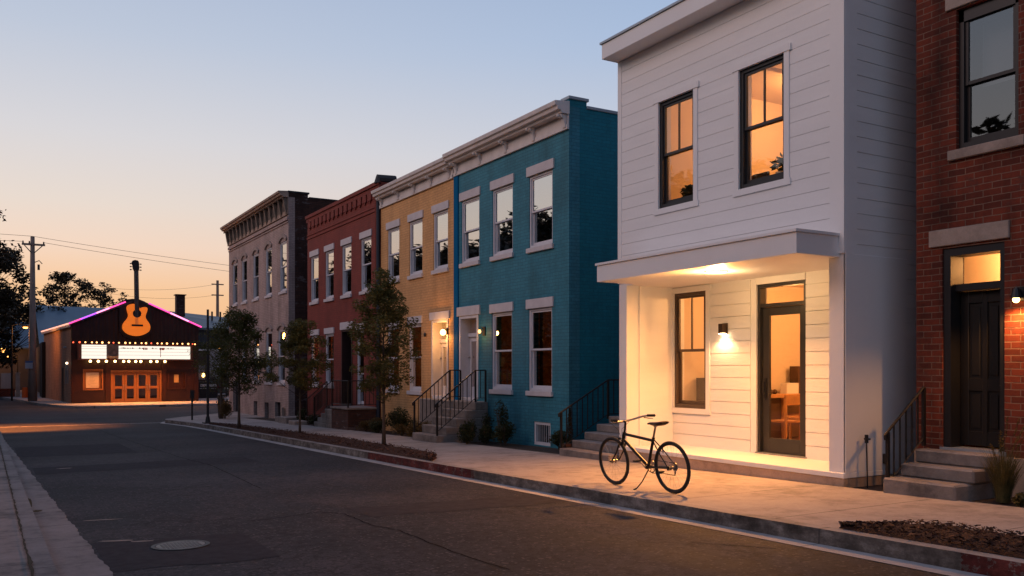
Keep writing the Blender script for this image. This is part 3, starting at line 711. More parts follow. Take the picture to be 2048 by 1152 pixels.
# --- gray
Y0,Y1=33.33,43.46
gh=thing('row_house',(D,(Y0+Y1)/2,g(38)),'pale weathered brick house with heavy dark bracketed cornice and arched windows','house')
up=[34.05,36.2,38.3,40.35,42.2]; lo=[34.3,36.15,38.2,40.3]
hol=[(c-.47,c+.47,4.50,6.45) for c in up]+[(c-.47,c+.47,.90,3.0) for c in lo]+[(38.05,38.7,-.62,.05),(36.2,36.85,-.62,.05)]+[(34.45,35.25,-.75,.12),(41.6,42.6,-.75,.9)]
front_wall(gh,Y0,Y1,-1.0,8.1,hol,M['gray'])
gk=dict(frame=M['trim'],gl=M['glassrow'],lintel=surf('worn_arch_hood',(.30,.235,.21),.85,.3,5,50,.4,.005),sill=M['lintel'],arch=True)
wins(gh,up,.94,4.50,6.45,**gk); wins(gh,lo,.94,.90,3.0,**gk)
for a,b,c in ((38.05,38.7,.05),(36.2,36.85,.05),(34.45,35.25,.12),(41.6,42.6,.9)):
    s=MB(); FX.box(s,a,b,-.2,-.14,-.9,c); s.build('basement_door',M['black'],gh)
s=MB(); s.box(D+.02,D+.25,Y0+.002,Y0+.0021,-1,8.1)
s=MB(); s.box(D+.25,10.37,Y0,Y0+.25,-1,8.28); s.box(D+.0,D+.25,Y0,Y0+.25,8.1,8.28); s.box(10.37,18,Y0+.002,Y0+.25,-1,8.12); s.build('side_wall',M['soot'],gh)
s=MB(); s.box(D-.02,10.42,Y0-.03,Y0+.28,8.28,8.34); s.box(10.42,18,Y0-.02,Y0+.27,8.12,8.17); s.build('coping',M['roof'],gh)
s=MB(); s.box(D+.25,18,Y1-.25,Y1,-1,7.9); s.box(17.75,17.99,Y0+.25,Y1-.25,-1,7.9); s.build('side_wall',M['gray'],gh)
s=MB(); s.box(D+.25,17.75,Y0+.25,Y1-.25,7.6,7.7); s.build('roof',M['roof'],gh)
s=MB(); s.box(D+.25,17.7,Y0+.25,Y1-.25,3.4,3.6); s.build('upper_floor',M['dark'],gh)
s=MB(); FX.box(s,Y0,Y1,0,.06,7.22,7.34); FX.box(s,Y0,Y1,0,.035,7.12,7.17); s.build('string_course',M['gray'],gh)
cornice(gh,FX,Y0,Y1+.1,7.42,8.30,.40,[Y0+.12+i*.71 for i in range(15)],M['cornice_dark'],M['bracket_dark'],1)
s=MB(); FX.box(s,Y0+.01,Y1-.01,.031,.037,7.60,8.06); s.build('frieze',surf('sooty_frieze',(.13,.10,.085),.85,.6,3,40,.5,.01),gh)
s=MB(); s.box(D-.14,D-.04,33.75,33.90,-.8,-.05); s.build('gate_post',M['stone'],gh)
# ---------------------------------------------------------------- steps in front of the row houses
def stairs(mb,x0,y0,y1,z0,n,run,rise,xe):
    for i in range(n):
        mb.box(x0+i*run,xe,y0+i*.0015,y1-i*.0015,z0-.4 if i==0 else z0+i*rise,z0+(i+1)*rise)
ts=thing('front_steps',(8.8,17.9,g(18)),'concrete steps with iron railings up to the teal and yellow doors','steps')
s=MB(); z0=g(18)-.02; stairs(s,8.28,17.35,18.65,z0,5,.245,.182,9.58); s.build('step',M['step'],ts,bevel=.012)
s=MB(); s.box(9.27,9.59,18.66,20.45,z0-.4,z0+.905); s.build('landing',M['step'],ts,bevel=.012)
zt_=z0+.91
stoop_rail(ts,[(8.32,17.40,z0+.18),(9.28,17.40,zt_),(9.54,17.40,zt_)],.72)
stoop_rail(ts,[(8.32,18.62,z0+.18),(9.24,18.62,zt_),(9.52,18.62,zt_)],.72)
rs=thing('front_steps',(8.9,25.6,g(25)),'stone steps and railed landing up to the red house door','steps')
zr=g(26)-.02
s=MB()
for i in range(4): s.box(8.62,9.10,25.4,27.1-i*.36,zr-.4 if i==0 else zr+i*.15,zr+(i+1)*.15)
s.build('step',M['step'],rs,bevel=.012)
s=MB(); s.box(9.105,9.59,25.395,27.4,zr-.4,zr+.635); s.build('landing',M['soot'],rs,bevel=.01)
s=MB(); s.box(8.62,9.59,23.95,25.39,zr-.4,zr+.64); s.build('landing',M['soot'],rs,bevel=.01)
s=MB(); s.box(8.58,9.595,23.92,25.40,zr+.645,zr+.70); s.build('landing_slab',M['step'],rs,bevel=.01)
stoop_rail(rs,[(8.64,27.1,zr+.15),(8.64,25.38,zr+.70),(8.64,23.99,zr+.70),(9.55,23.99,zr+.70)],.78)
stoop_rail(rs,[(9.05,29.2,zr+.02),(9.15,27.4,zr+.64)],.78)
s=MB(); s.box(8.35,8.8,28.3,29.0,zr-.4,zr+.10); s.build('block',M['stone'],rs,bevel=.02)
s=MB(); s.box(8.45,9.4,29.6,30.6,zr-.5,zr+.16); s.box(8.6,9.5,30.9,31.6,zr-.5,zr+.10); s.build('block',M['step'],rs,bevel=.02)
# steps in the gap between teal and white houses
gs=thing('side_steps',(8.9,12.3,g(12)),'dark concrete side steps with a railing between the teal and white houses','steps')
s=MB(); z1=g(12.2)-.02; stairs(s,8.55,11.42,12.88,z1,5,.27,.135,12.5); s.build('step',M['step'],gs,bevel=.012)
s=MB(); s.box(8.7,14,12.89,13.0,z1-.3,z1+.2); s.box(14,14.1,11.42,14.1,-.3,3.2); s.build('side_kerb',M['soot'],gs)
stoop_rail(gs,[(8.62,12.92,z1+.05),(9.66,12.92,z1+.62),(12.2,12.92,z1+.62)],.72)
# ---------------------------------------------------------------- white house
XW=8.73; XR=9.70; FW=Fac('X',XW); FR=Fac('X',XR); YA,YB=6.96,11.38
wh=thing('corner_house',(XW,(YA+YB)/2,g(9)),'modern white clapboard house with a glowing recessed porch and flat canopy','house')
up=[(9.58,10.36),(7.88,8.68)]
hol=[(a,b,3.90,5.53) for a,b in up]
w=MB(); wall_holes(w,FW,YA+.003,YB,2.84,6.46,.22,hol); w.build('upper_wall',M['whiteboard'],wh)
w=MB(); siding(w,FW,YA+.21,YB-.09,3.10,6.455,.187,[(a-.085,b+.085,3.815,5.615) for a,b in up]); w.build('upper_siding',M['whiteboard'],wh)
w=MB(); FW.box(w,YA+.0,YA+.21,0,.024,2.84,6.455); FW.box(w,YB-.09,YB+.004,0,.024,2.84,6.455); FW.box(w,YA+.21,YB-.09,0,.022,3.0,3.095)
w.build('corner_board',M['white'],wh)
for a,b in up: window(wh,FW,a,b,3.90,5.53,M['sash'],M['glassclear'],muntin=True,trim=M['white'],rec=.10,fw=.05)
# ground floor: piers, recess
w=MB(); w.box(XW,XR+.2,YB-.20,YB-.002,.20,2.84); w.build('pier',M['white'],wh,bevel=.004)
w=MB(); w.box(XW,XR+.2,YA+.002,YA+.24,.20,2.84); w.build('pier',M['white'],wh,bevel=.004)
hol=[(10.36,11.12,.81,2.70),(8.38,9.29,.20,2.70)]
w=MB(); wall_holes(w,FR,YA+.24,YB-.20,.20,2.84,.2,hol); w.build('porch_wall',M['whiteboard'],wh)
w=MB(); siding(w,FR,YA+.24,YB-.20,.20,2.84,.187,[(10.36-.09,11.12+.09,.70,2.79),(8.38-.0,9.29+.13,.1,2.79)],.008,.016); w.build('porch_siding',M['whiteboard'],wh)
window(wh,FR,10.36,11.12,.81,2.70,surf('bronze_brown_sash',(.075,.050,.036),.45,.1,3,60,.05,.002),M['glassclear'],muntin=True,trim=M['white'],rec=.08,fw=.05,rail=1.75)
w=MB(); w.box(XW-.03,XR,YA,YB,.135,.20); w.build('porch_floor',M['white'],wh,bevel=.006)
w=MB(); w.box(XW-.012,16,YA+.012,YB-.01,-.3,.134); w.build('foundation',M['found'],wh,bevel=.006)
w=MB(); w.box(XW-.0,XR+.3,YA+.24,YB-.20,2.84,2.90); w.build('porch_ceiling',M['white'],wh)
# door
w=MB(); FR.box(w,9.24,9.29,-.12,.0,.2,2.7); FR.box(w,8.38,8.43,-.12,.0,.2,2.7); FR.box(w,8.43,9.24,-.12,.0,2.65,2.70); FR.box(w,8.43,9.24,-.12,-.01,2.36,2.41)
df=w.build('doorway',M['sash'],wh)
w=MB(); FR.box(w,9.29,9.40,-.10,.03,.2,2.79); FR.box(w,8.38,9.29,-.05,.03,2.70,2.79); w.build('trim',M['white'],df,bevel=.004)
w=MB(); w.quad(FR.P(8.43,-.07,2.41),FR.P(9.24,-.07,2.41),FR.P(9.24,-.07,2.65),FR.P(8.43,-.07,2.65)); w.build('transom_pane',M['glassclear'],df)
w=MB(); a,b=8.435,9.235; FR.box(w,a,a+.11,-.10,-.055,.215,2.355); FR.box(w,b-.12,b,-.10,-.055,.215,2.355); FR.box(w,a+.11,b-.12,-.10,-.056,2.235,2.355); FR.box(w,a+.11,b-.12,-.10,-.056,.215,.44)
dl=w.build('door',M['sash'],wh,bevel=.003)
w=MB(); w.quad(FR.P(a+.11,-.078,.44),FR.P(b-.12,-.078,.44),FR.P(b-.12,-.078,2.235),FR.P(a+.11,-.078,2.235)); w.build('pane',M['glassclear'],dl)
w=MB(); FR.box(w,b-.085,b-.035,-.055,-.035,1.02,1.32); w.tube([FR.P(b-.06,-.035,1.27),FR.P(b-.06,.01,1.27),FR.P(b-.06,.01,1.08),FR.P(b-.06,-.035,1.08)],.009,6); w.build('handle',M['black'],dl)
w=MB(); FR.box(w,8.36,9.31,-.12,.035,.201,.222); w.build('threshold',M['steel'],df)
# canopy
w=MB(); CY0,CY1=7.04,10.96
w.box(7.98,XW-.001,CY0,CY1,2.80,3.05); w.box(XW-.001,XW+.0,CY0,CY1,2.9,3.0)
cp=w.build('canopy',M['white'],wh,bevel=.006)
w=MB(); w.box(7.955,XW+.0,CY0-.02,CY1+.02,3.052,3.085); w.build('flashing',M['whiteboard'],cp)
w=MB(); w.box(XW,XR+.0,YA+.24,YB-.20,2.80,2.838); w.build('soffit',M['white'],cp)
# recessed lamp and sconce
w=MB(); n=28
w.add([(8.54,8.94,2.797)]+[(8.54+.13*math.cos(2*math.pi*j/n),8.94+.13*math.sin(2*math.pi*j/n),2.797) for j in range(n)],[(0,j+1,(j+1)%n+1) for j in range(n)])
w.build('downlight_lens',emis('downlight_lens_glow',(1,.72,.42),22),cp)
w=MB()
for j in range(n):
    A=2*math.pi*j/n;B=2*math.pi*(j+1)/n
    q=lambda r,t,z:(8.54+r*math.cos(t),8.94+r*math.sin(t),z)
    w.hexa([q(.13,A,2.785),q(.155,A,2.785),q(.155,B,2.785),q(.13,B,2.785),q(.13,A,2.799),q(.155,A,2.799),q(.155,B,2.799),q(.13,B,2.799)])
w.build('downlight_ring',M['white'],cp)
light('canopy_downlight','AREA',(8.54,8.94,2.78),375,(1,.37,.07),.26,(0,R(38),0),parent=wh)
light('canopy_lamp_spill','POINT',(8.54,8.94,2.66),40,(1,.60,.26),.08,parent=wh)
w=MB(); FR.box(w,9.88,10.00,.016,.03,1.99,2.16); FR.box(w,9.89,9.99,.03,.12,2.0,2.15)
sc=w.build('wall_sconce',surf('bronze_fixture',(.07,.045,.03),.4,.15,5,50,.1,.002,.6),wh,bevel=.004)
w=MB(); FR.box(w,9.90,9.98,.04,.11,1.988,1.9985); w.build('lens',emis('sconce_lens_glow',(1,.72,.4),40),sc)
light('sconce_lamp','SPOT',FR.P(9.94,.10,1.96),24,WARM2,.04,(0,0,0),parent=wh,spot=R(150))
# roof edge
w=MB(); w.box(8.40,XW+.3,YA-.05,YB+.03,6.46,6.70); w.box(XW+.3,16,YA-.0,YA+.2,6.46,6.7); w.box(XW+.3,16,YB-.2,YB+.0,6.46,6.69); fs=w.build('fascia',M['white'],wh,bevel=.006)
w=MB(); w.box(8.375,XW+.35,YA-.075,YB+.055,6.702,6.735); w.box(XW+.35,16.05,YA-.03,YA+.25,6.702,6.735); w.build('roof_cap',M['metalcap'],fs)
w=MB(); w.box(XW+.3,16,YA+.2,YB-.2,6.3,6.4); w.build('roof',M['roof'],wh)
# side wall toward the brick house
FS=Fac('Y',YA+.02)
w=MB(); w.box(XW+.22,16,YA+.02,YA+.22,.134,6.46); w.build('side_wall',M['whiteboard'],wh)
w=MB(); siding(w,FS,XW+.08,16,.16,6.455,.187,[],.010,.012); w.build('side_siding',M['whiteboard'],wh)
w=MB(); FS.box(w,XW+.0,XW+.08,0,.022,.14,6.455); w.build('corner_board',M['white'],wh)
w=MB(); w.box(XW+.25,16,YB-.22,YB-.02,.134,6.46); w.box(15.8,15.99,YA+.25,YB-.25,.134,6.46); w.build('side_wall',M['whiteboard'],wh)
FS2=Fac('Y',YA)
w=MB(); w.box(9.42,9.50,YA-.05,YA+.0,.28,.40); w.build('outlet_box',M['darksteel'],wh,bevel=.004)
# rooms
room_box('lower_room',wh,XR+.21,14.2,YA+.26,YB-.24,.21,2.95,M['roomwall'],M['roomfloor'])
room_box('upper_room',wh,XW+.23,13.5,YA+.26,YB-.24,3.15,6.25,M['roomwall'],M['roomfloor'])
def ceil_lamp(x,y,z,pw,r=.16,parent=wh):
    w=MB(); w.sphere((x,y,z),r,16,6,sq=(1,1,.25)); w.build('ceiling_lamp',emis('ceiling_lamp_glow_%d'%int(x*100),(1,.66,.34),7),parent)
    light('ceiling_lamp_light','POINT',(x,y,z-.3),pw,AMBER,.2,parent=parent)
ceil_lamp(11.6,9.7,6.18,110); ceil_lamp(10.6,8.0,6.18,34,.1); ceil_lamp(12.3,8.8,2.90,210); ceil_lamp(11.0,9.7,2.90,60,.1)
# interior walls that give the rooms depth
w=MB(); w.box(XW+.24,13.4,9.2,9.34,5.95,6.24); w.build('ceiling_beam',M['roomwall'],wh)
# things inside the white house
def leaves(mb,c,rad,n,size,seed=0,flat=.5,m=0,shape=None,shell_=.35):
    rnd=random.Random(seed)
    for _ in range(n):
        while True:
            p=Vector((rnd.uniform(-1,1),rnd.uniform(-1,1),rnd.uniform(-1,1)))
            if p.length<=1 and p.length>shell_*rnd.random(): break
        q=Vector((c[0]+p.x*rad[0],c[1]+p.y*rad[1],c[2]+p.z*rad[2]))
        s=size*rnd.uniform(.55,1.3)
        a=Vector((rnd.gauss(0,1),rnd.gauss(0,1),rnd.gauss(0,flat))).normalized(); b=a.cross(Vector((rnd.gauss(0,1),rnd.gauss(0,1),rnd.gauss(0,1)))).normalized()
        mb.add([q-a*s,q+b*s*.42,q+a*s,q-b*s*.42],[(0,1,2,3)],m)
def potted(name,loc,r,h,lr,label,potm,fl):
    t=thing(name,loc,label,'plant'); b=MB()
    b.tube([(0,0,0),(0,0,h)],[r*.75,r],14); b.build('pot',potm,t,local=True)
    b=MB(); leaves(b,(0,0,h+lr*.7),(lr,lr,lr*.8),fl,.05,int(loc[1]*100)); b.build('foliage',M['shrub'],t,local=True); return t
terr=surf('terracotta',(.55,.16,.05),.8,.15,8,50,.2,.003)
pale=surf('pale_ceramic',(.55,.36,.17),.6,.1,8,50,.1,.003)
dk=thing('desk',(9.2,9.2,3.161),'long oiled wood desk inside under the upper windows of the white house','desk')
w=MB(); w.box(8.97,9.45,7.5,10.8,3.90,3.94); w.build('desk_top',M['wood'],dk)
for x,y in ((9.0,7.55),(9.40,7.55),(9.0,10.75),(9.40,10.75)):
    w=MB(); w.box(x-.025,x+.025,y-.025,y+.025,3.161,3.899); w.build('leg',M['darkwood'],dk)
potted('potted_plant',(9.15,8.28,3.942),.12,.17,.17,'leafy plant in a pale pot in the larger upper window of the white house',pale,160)
potted('potted_plant',(9.15,10.12,3.942),.13,.10,.16,'leafy plant in an orange pot in the smaller upper window of the white house',terr,200)
w=MB(); w.box(9.05,9.25,8.84,8.93,3.942,4.17); w.build('desk_speaker',M['darkwood'],label='small dark box at the left end of the larger upper window',cat='box')
w=MB(); w.box(9.1,9.13,8.52,8.80,3.99,4.17); w.box(9.08,9.16,8.62,8.70,3.942,3.99); w.build('computer_screen',M['black'],label='small dark screen on the desk in the larger upper window',cat='screen')
kc=thing('kitchen_counter',(12.4,10.8,.211),'wooden counter seen through the glass door of the white house','counter')
w=MB(); w.box(10.95,13.6,10.45,11.1,.96,1.01); w.build('counter_top',M['wood'],kc)
w=MB(); w.box(11.0,11.58,10.55,11.1,.211,.958); w.build('cabinet',M['darkwood'],kc)
w=MB(); w.box(11.59,11.64,10.5,11.1,.211,.958); w.box(13.5,13.56,10.5,11.1,.211,.958); w.box(11.64,13.5,10.5,11.1,.60,.64); w.build('shelf',M['wood'],kc)
w=MB(); w.box(12.35,13.2,10.85,11.05,1.012,1.50); w.build('wall_cabinet',M['darkwood'],label='dark cabinet standing on the far end of the wooden counter',cat='cabinet')
w=MB(); w.box(12.0,12.3,10.80,10.95,1.012,1.20); w.build('paper_box',M['white'],label='small white box on the counter beside the dark cabinet',cat='box')
w=MB(); 
for i in range(4): w.sphere((11.45+i*.1,10.85,1.05),.045,8,6)
w.build('fruit_row',M['darkwood'],label='little dark round fruit lying on the counter',cat='fruit')
def chair(x,y,lab):
    t=thing('chair',(x,y,.211),lab,'chair','wooden chairs under the counter')
    w=MB(); w.box(-.19,.19,-.19,.19,.38,.41); w.build('seat',M['wood'],t,local=True)
    for a in (-.17,.17):
        for b in (-.17,.17):
            w=MB(); w.box(a-.018,a+.018,b-.018,b+.018,0,.379); w.build('leg',M['wood'],t,local=True)
    w=MB(); w.box(-.188,-.152,-.19,-.16,.41,.82); w.box(.152,.188,-.19,-.16,.41,.82); w.box(-.152,.152,-.187,-.163,.66,.80); w.build('backrest',M['wood'],t,local=True)
    return t
chair(11.75,10.18,'wooden chair at the middle of the counter in the white house'); chair(10.95,9.9,'wooden chair nearer the glass door at the end of the counter')
w=MB(); w.box(10.15,10.75,10.75,11.1,.211,1.30); w.build('low_bookcase',M['darkwood'],label='dark bookcase behind the lower window of the white house',cat='bookcase')
# ---------------------------------------------------------------- brick house at the right
XB=9.35; FB=Fac('X',XB); bh=thing('brick_house',(XB,4,g(4)),'tall red brown brick house with black trim at the right edge','house')
hol=[(5.25,5.95,3.93,5.52),(5.40,6.12,.55,2.83),(2.6,3.3,3.93,5.52),(2.6,3.3,1.2,2.83)]
w=MB(); wall_holes(w,FB,.2,6.45,.5,8.2,.3,hol); w.build('front_wall',M['rust'],bh)
w=MB(); w.box(XB-.03,XB+.3,.2,6.46,-.3,.499); w.build('foundation',M['found'],bh,bevel=.006)
w=MB(); w.box(XB+.3,17,6.15,6.448,-.3,8.2); w.box(XB+.3,17,.2,.5,-.3,8.2); w.box(16.7,16.99,.5,6.15,-.3,8.2); w.build('side_wall',M['rust'],bh)
w=MB(); w.box(XB+.3,16.7,.5,6.15,7.8,7.9); w.build('roof',M['roof'],bh)
room_box('upper_room',bh,XB+.32,13,.6,6.1,3.3,6.2,M['dark'],M['dark'])
room_box('hall',bh,XB+.42,13.5,5.0,6.12,.56,3.1,M['roomwall'],M['roomfloor'])
for a,b,c,d in ((5.25,5.95,3.93,5.52),(2.6,3.3,3.93,5.52),(2.6,3.3,1.2,2.83)):
    W=window(bh,FB,a,b,c,d,M['black'],M['glassdark'],rail=c+.74,rec=.14,fw=.06)
    w=MB(); FB.box(w,a-.08,b+.08,-.04,.05,c-.11,c); w.build('sill',M['stone'],W,bevel=.006)
    w=MB(); n=10; pts=[(a-.0,d-.12)]+[(a+(b-a)*i/n,d-.02+.10*math.sin(math.pi*i/n)-.02*0) for i in range(n+1)]+[(b,d-.12)]
    FB.box(w,a-.001,b+.001,-.13,-.05,d-.14,d-.001); w.build('window_head',M['black'],W)
    w=MB(); FB.box(w,a-.12,b+.12,-.04,.03,d+.02,d+.28); w.build('lintel',M['stone'],W,bevel=.006)
    w=MB(); w.quad(FB.P(a+.1,-.34,c+.74),FB.P(b-.1,-.34,c+.74),FB.P(b-.1,-.34,d-.1),FB.P(a+.1,-.34,d-.1)); w.build('window_shade',surf('grey_blue_shade_%d'%int(a*10+c*10),(.26,.30,.34),.8,.1),W)
w=MB(); FB.box(w,5.34,6.27,-.05,.035,2.86,3.05); w.build('door_lintel',M['stone'],bh,bevel=.006)
w=MB(); FB.box(w,5.40,5.46,-.26,-.02,.55,2.83); FB.box(w,6.03,6.12,-.26,-.02,.55,2.83); FB.box(w,5.46,6.03,-.26,-.02,2.74,2.83); FB.box(w,5.46,6.03,-.26,-.10,2.34,2.42)
df=w.build('doorway',M['black'],bh)
w=MB(); w.quad(FB.P(5.46,-.2,2.42),FB.P(6.03,-.2,2.42),FB.P(6.03,-.2,2.74),FB.P(5.46,-.2,2.74)); w.build('transom_pane',M['glassclear'],df)
w=MB(); FB.box(w,5.465,6.025,-.25,-.22,.58,2.335)
for u0,u1 in ((5.465,5.56),(5.71,5.77),(5.93,6.025)): FB.box(w,u0,u1,-.22,-.20,.58,2.335)
for v0,v1 in ((.58,.74),(1.20,1.34),(2.2,2.335)):
    FB.box(w,5.56,5.71,-.22,-.2005,v0,v1); FB.box(w,5.77,5.93,-.22,-.2005,v0,v1)
for u0,u1,v0,v1 in ((5.59,5.68,.78,1.16),(5.80,5.90,.78,1.16),(5.59,5.68,1.38,2.16),(5.80,5.90,1.38,2.16)): FB.box(w,u0,u1,-.22,-.208,v0,v1)
dl=w.build('door',M['doorblack'],bh,bevel=.004)
w=MB(); FB.box(w,5.49,5.53,-.20,-.185,1.20,1.42); w.sphere(FB.P(5.51,-.15,1.27),.025,8,6); w.build('handle',M['steel'],dl)
w=MB(); FB.box(w,5.38,6.14,-.25,.02,.505,.555); w.build('threshold',M['metalcap'],bh)
w=MB(); FB.box(w,5.18,5.28,0,.03,2.18,2.32); w.tube([FB.P(5.23,.08,2.30),FB.P(5.23,.08,2.20)],[.03,.055],10); w.tube([FB.P(5.23,.02,2.29),FB.P(5.23,.08,2.31)],.012,6); sc=w.build('wall_sconce',M['black'],bh)
w=MB(); w.sphere(FB.P(5.23,.08,2.185),.035,10,6); w.build('bulb',emis('brick_sconce_bulb',(1,.55,.2),14),sc)
light('sconce_lamp','SPOT',FB.P(5.21,.16,2.12),58,(1,.42,.11),.04,parent=bh,spot=R(160))
w=MB(); w.sphere((10.9,5.75,3.03),.18,14,5,sq=(1,1,.25)); w.build('ceiling_lamp',emis('hall_lamp_glow',(1,.66,.34),7),bh)
light('hall_lamp','POINT',(10.8,5.6,2.75),62,AMBER,.1,parent=bh)
bs=thing('front_steps',(9.0,5.95,g(6)),'three grey concrete steps with iron railing to the black door','steps')
zb=g(6)-.02; w=MB()
for (x0,ya,yb,za,zb_) in ((8.62,5.50,6.37,-.2,.225),(8.88,5.46,6.33,.225,.375),(9.10,5.42,6.30,.375,.53)):
    w.box(x0,XB-.031,ya,yb,za,zb_)
w.build('step',M['step'],bs,bevel=.02)
stoop_rail(bs,[(8.66,6.33,.06),(9.24,6.28,.56)],.68)
# narrow yard gap between white and brick houses
gt=thing('yard_gate',(10.6,6.7,0),'dark board gate closing the narrow gap beside the brick house','gate')
w=MB(); w.box(12.5,12.56,6.46,6.95,-.1,2.0); w.build('gate_panel',M['darkwood'],gt)
pp=thing('garden_tap_pipe',(8.98,6.84,g(6.8)),'thin black standpipe at the foot of the white side wall','pipe')
w=MB(); w.tube([(8.98,6.84,.02),(8.975,6.85,.60)],.009,6); w.build('pipe',M['black'],pp)
w=MB(); w.tube([(8.975,6.85,.56),(8.975,6.85,.66)],.022,8); w.box(8.965,8.985,6.80,6.88,.60,.62); w.build('valve',M['black'],pp)
# ---------------------------------------------------------------- plants along the houses
def shrub(loc,r,h,n,size,label,mat,name='shrub',group='shrubs along the row houses'):
    t=thing(name,(loc[0],loc[1],g(loc[1])-.02),label,'shrub',group)
    b=MB(); rnd=random.Random(int(loc[1]*91))
    for i in range(6):
        a=rnd.uniform(0,6.28); b.tube([(0,0,0),(math.cos(a)*r*.3,math.sin(a)*r*.3,h*.45),(math.cos(a)*r*.55,math.sin(a)*r*.55,h*.8)],[.012,.009,.004],5)
    b.build('stem',M['bark'],t,local=True)
    b=MB()
    for i in range(9):
        a=rnd.uniform(0,6.28); q=rnd.uniform(0,.55)*r
        leaves(b,(math.cos(a)*q,math.sin(a)*q,h*rnd.uniform(.32,.78)),(r*.5,r*.5,h*.27),n//9,size,rnd.randint(0,9999))
    b.build('foliage',mat,t,local=True); return t
shrub((9.15,13.75),.24,.40,1500,.026,'rounded dark green shrub at the teal house corner by the basement window',M['shrub'])
shrub((9.12,15.78),.30,.52,1700,.028,'dense dark shrub just left of the teal basement window',M['shrub'])
shrub((9.05,16.5),.27,.42,1400,.028,'low dark shrub between the concrete stairs and the denser teal house shrub',M['shrub'])
shrub((9.2,16.1),.20,.95,900,.026,'tall thin leafy shrub rising behind the low shrubs by the teal wall',M['shrub'],'upright_shrub')
shrub((9.25,16.85),.20,.70,800,.026,'tall leafy shrub against the side of the concrete stairs',M['shrub'],'upright_shrub')
shrub((9.0,19.7),.36,.45,1500,.028,'ochre tinged shrub left of the yellow house stairs',M['shrubo'])
shrub((9.1,21.4),.52,.72,2400,.032,'large dark bush in front of the yellow house lower windows',M['shrub'])
shrub((8.85,20.6),.30,.30,1100,.026,'low ochre shrub beside the large dark bush',M['shrubo'])
shrub((8.95,22.6),.40,.42,1300,.028,'ochre shrub near the red house landing',M['shrubo'])
shrub((8.95,23.4),.30,.30,1000,.026,'low ochre shrub touching the landing of the red house',M['shrubo'])
shrub((8.95,29.4),.30,.55,1200,.028,'dark shrub between the stone blocks by the red house',M['shrub'])
shrub((7.8,36.0),.35,.75,1800,.035,'bushy shrub at the corner of the pale brick house',M['shrubo'])
shrub((7.95,37.3),.34,.95,1700,.035,'tall ochre shrub beside the black bollard post at the street corner',M['shrubo'])
shrub((8.62,16.55),.26,.50,1400,.028,'dark shrub pressed against the right side of the teal stoop',M['shrub'])
shrub((8.95,17.05),.18,.55,800,.026,'slim leafy shrub growing up beside the teal stoop wall',M['shrub'],'upright_shrub')
shrub((8.6,19.2),.30,.36,1100,.028,'low ochre plant at the foot of the stoop on its left side',M['shrubo'])
shrub((8.75,22.0),.34,.40,1200,.028,'low bush between the large dark bush and the ochre shrubs',M['shrub'])
shrub((8.9,28.0),.30,.42,1100,.028,'dark bush beside the red house stone steps',M['shrub'])
# narrow conifer at the teal corner
t=thing('conifer_shrub',(9.35,13.72,g(13.7)),'narrow pointed conifer at the corner of the teal house','shrub')
b=MB(); b.tube([(0,0,0),(0,0,.7)],[.015,.004],5); b.build('stem',M['bark'],t,local=True)
b=MB()
for i in range(10): leaves(b,(0,0,.08+i*.075),(.11*(1-i/11),.11*(1-i/11),.06),150,.018,i)
b.build('foliage',leafmat('rusty_conifer',(.03,.018,.008),(.07,.04,.012),10),t,local=True)
# ornamental grass by the brick steps
t=thing('ornamental_grass',(8.95,5.18,g(5.2)),'clump of tall ornamental grass beside the brick house steps','grass clump')
rnd=random.Random(5); b=MB()
for i in range(620):
    a=rnd.uniform(0,6.28); r0=rnd.uniform(0,.07); ln=rnd.uniform(.25,.62); lean=rnd.uniform(.05,.55)*ln; w_=rnd.uniform(.003,.006)
    x,y=r0*math.cos(a),r0*math.sin(a); dx,dy=math.cos(a),math.sin(a); pr=None
    for k in range(5):
        t_=k/4; px=x+dx*lean*t_**1.6; py=y+dy*lean*t_**1.6; pz=ln*(t_-.25*t_*t_*lean*1.5); ww=w_*(1-t_*.85)
        cur=((px-dy*ww,py+dx*ww,pz),(px+dy*ww,py-dx*ww,pz))
        if pr: b.quad(pr[0],pr[1],cur[1],cur[0])
        pr=cur
b.build('blades',M['grassblade'],t,local=True)
b=MB()
for i in range(11):
    a=rnd.uniform(0,6.28); ln=rnd.uniform(.62,.88); le=rnd.uniform(.08,.32)
    pts=[(math.cos(a)*le*k*k/9,math.sin(a)*le*k*k/9,ln*k/3) for k in range(4)]
    b.tube(pts,.0022,4); p0=Vector(pts[-2]);p1=Vector(pts[-1])
    for k in range(40): q=p0.lerp(p1,rnd.uniform(.35,1.02)); leaves(b,q,(.012,.012,.012),1,.014,rnd.randint(0,9999))
b.build('seed_heads',M['shrubo'],t,local=True)
for i,(x,y,r_,h_,lb) in enumerate([(9.0,4.75,.20,.22,'low yellow leaved plant right of the ornamental grass'),(8.86,4.95,.10,.16,'small yellow sprout at the foot of the ornamental grass')]):
    shrub((x,y),r_,h_,500,.03,lb,M['grassblade'],'ground_plant','low plants by the brick house')
w=MB(); w.sphere((9.1,4.85,.12),.11,10,7,sq=(1.1,1,.7)); w.build('garden_stone',M['stone'],label='pale garden stone among the plants at the brick house',cat='stone')
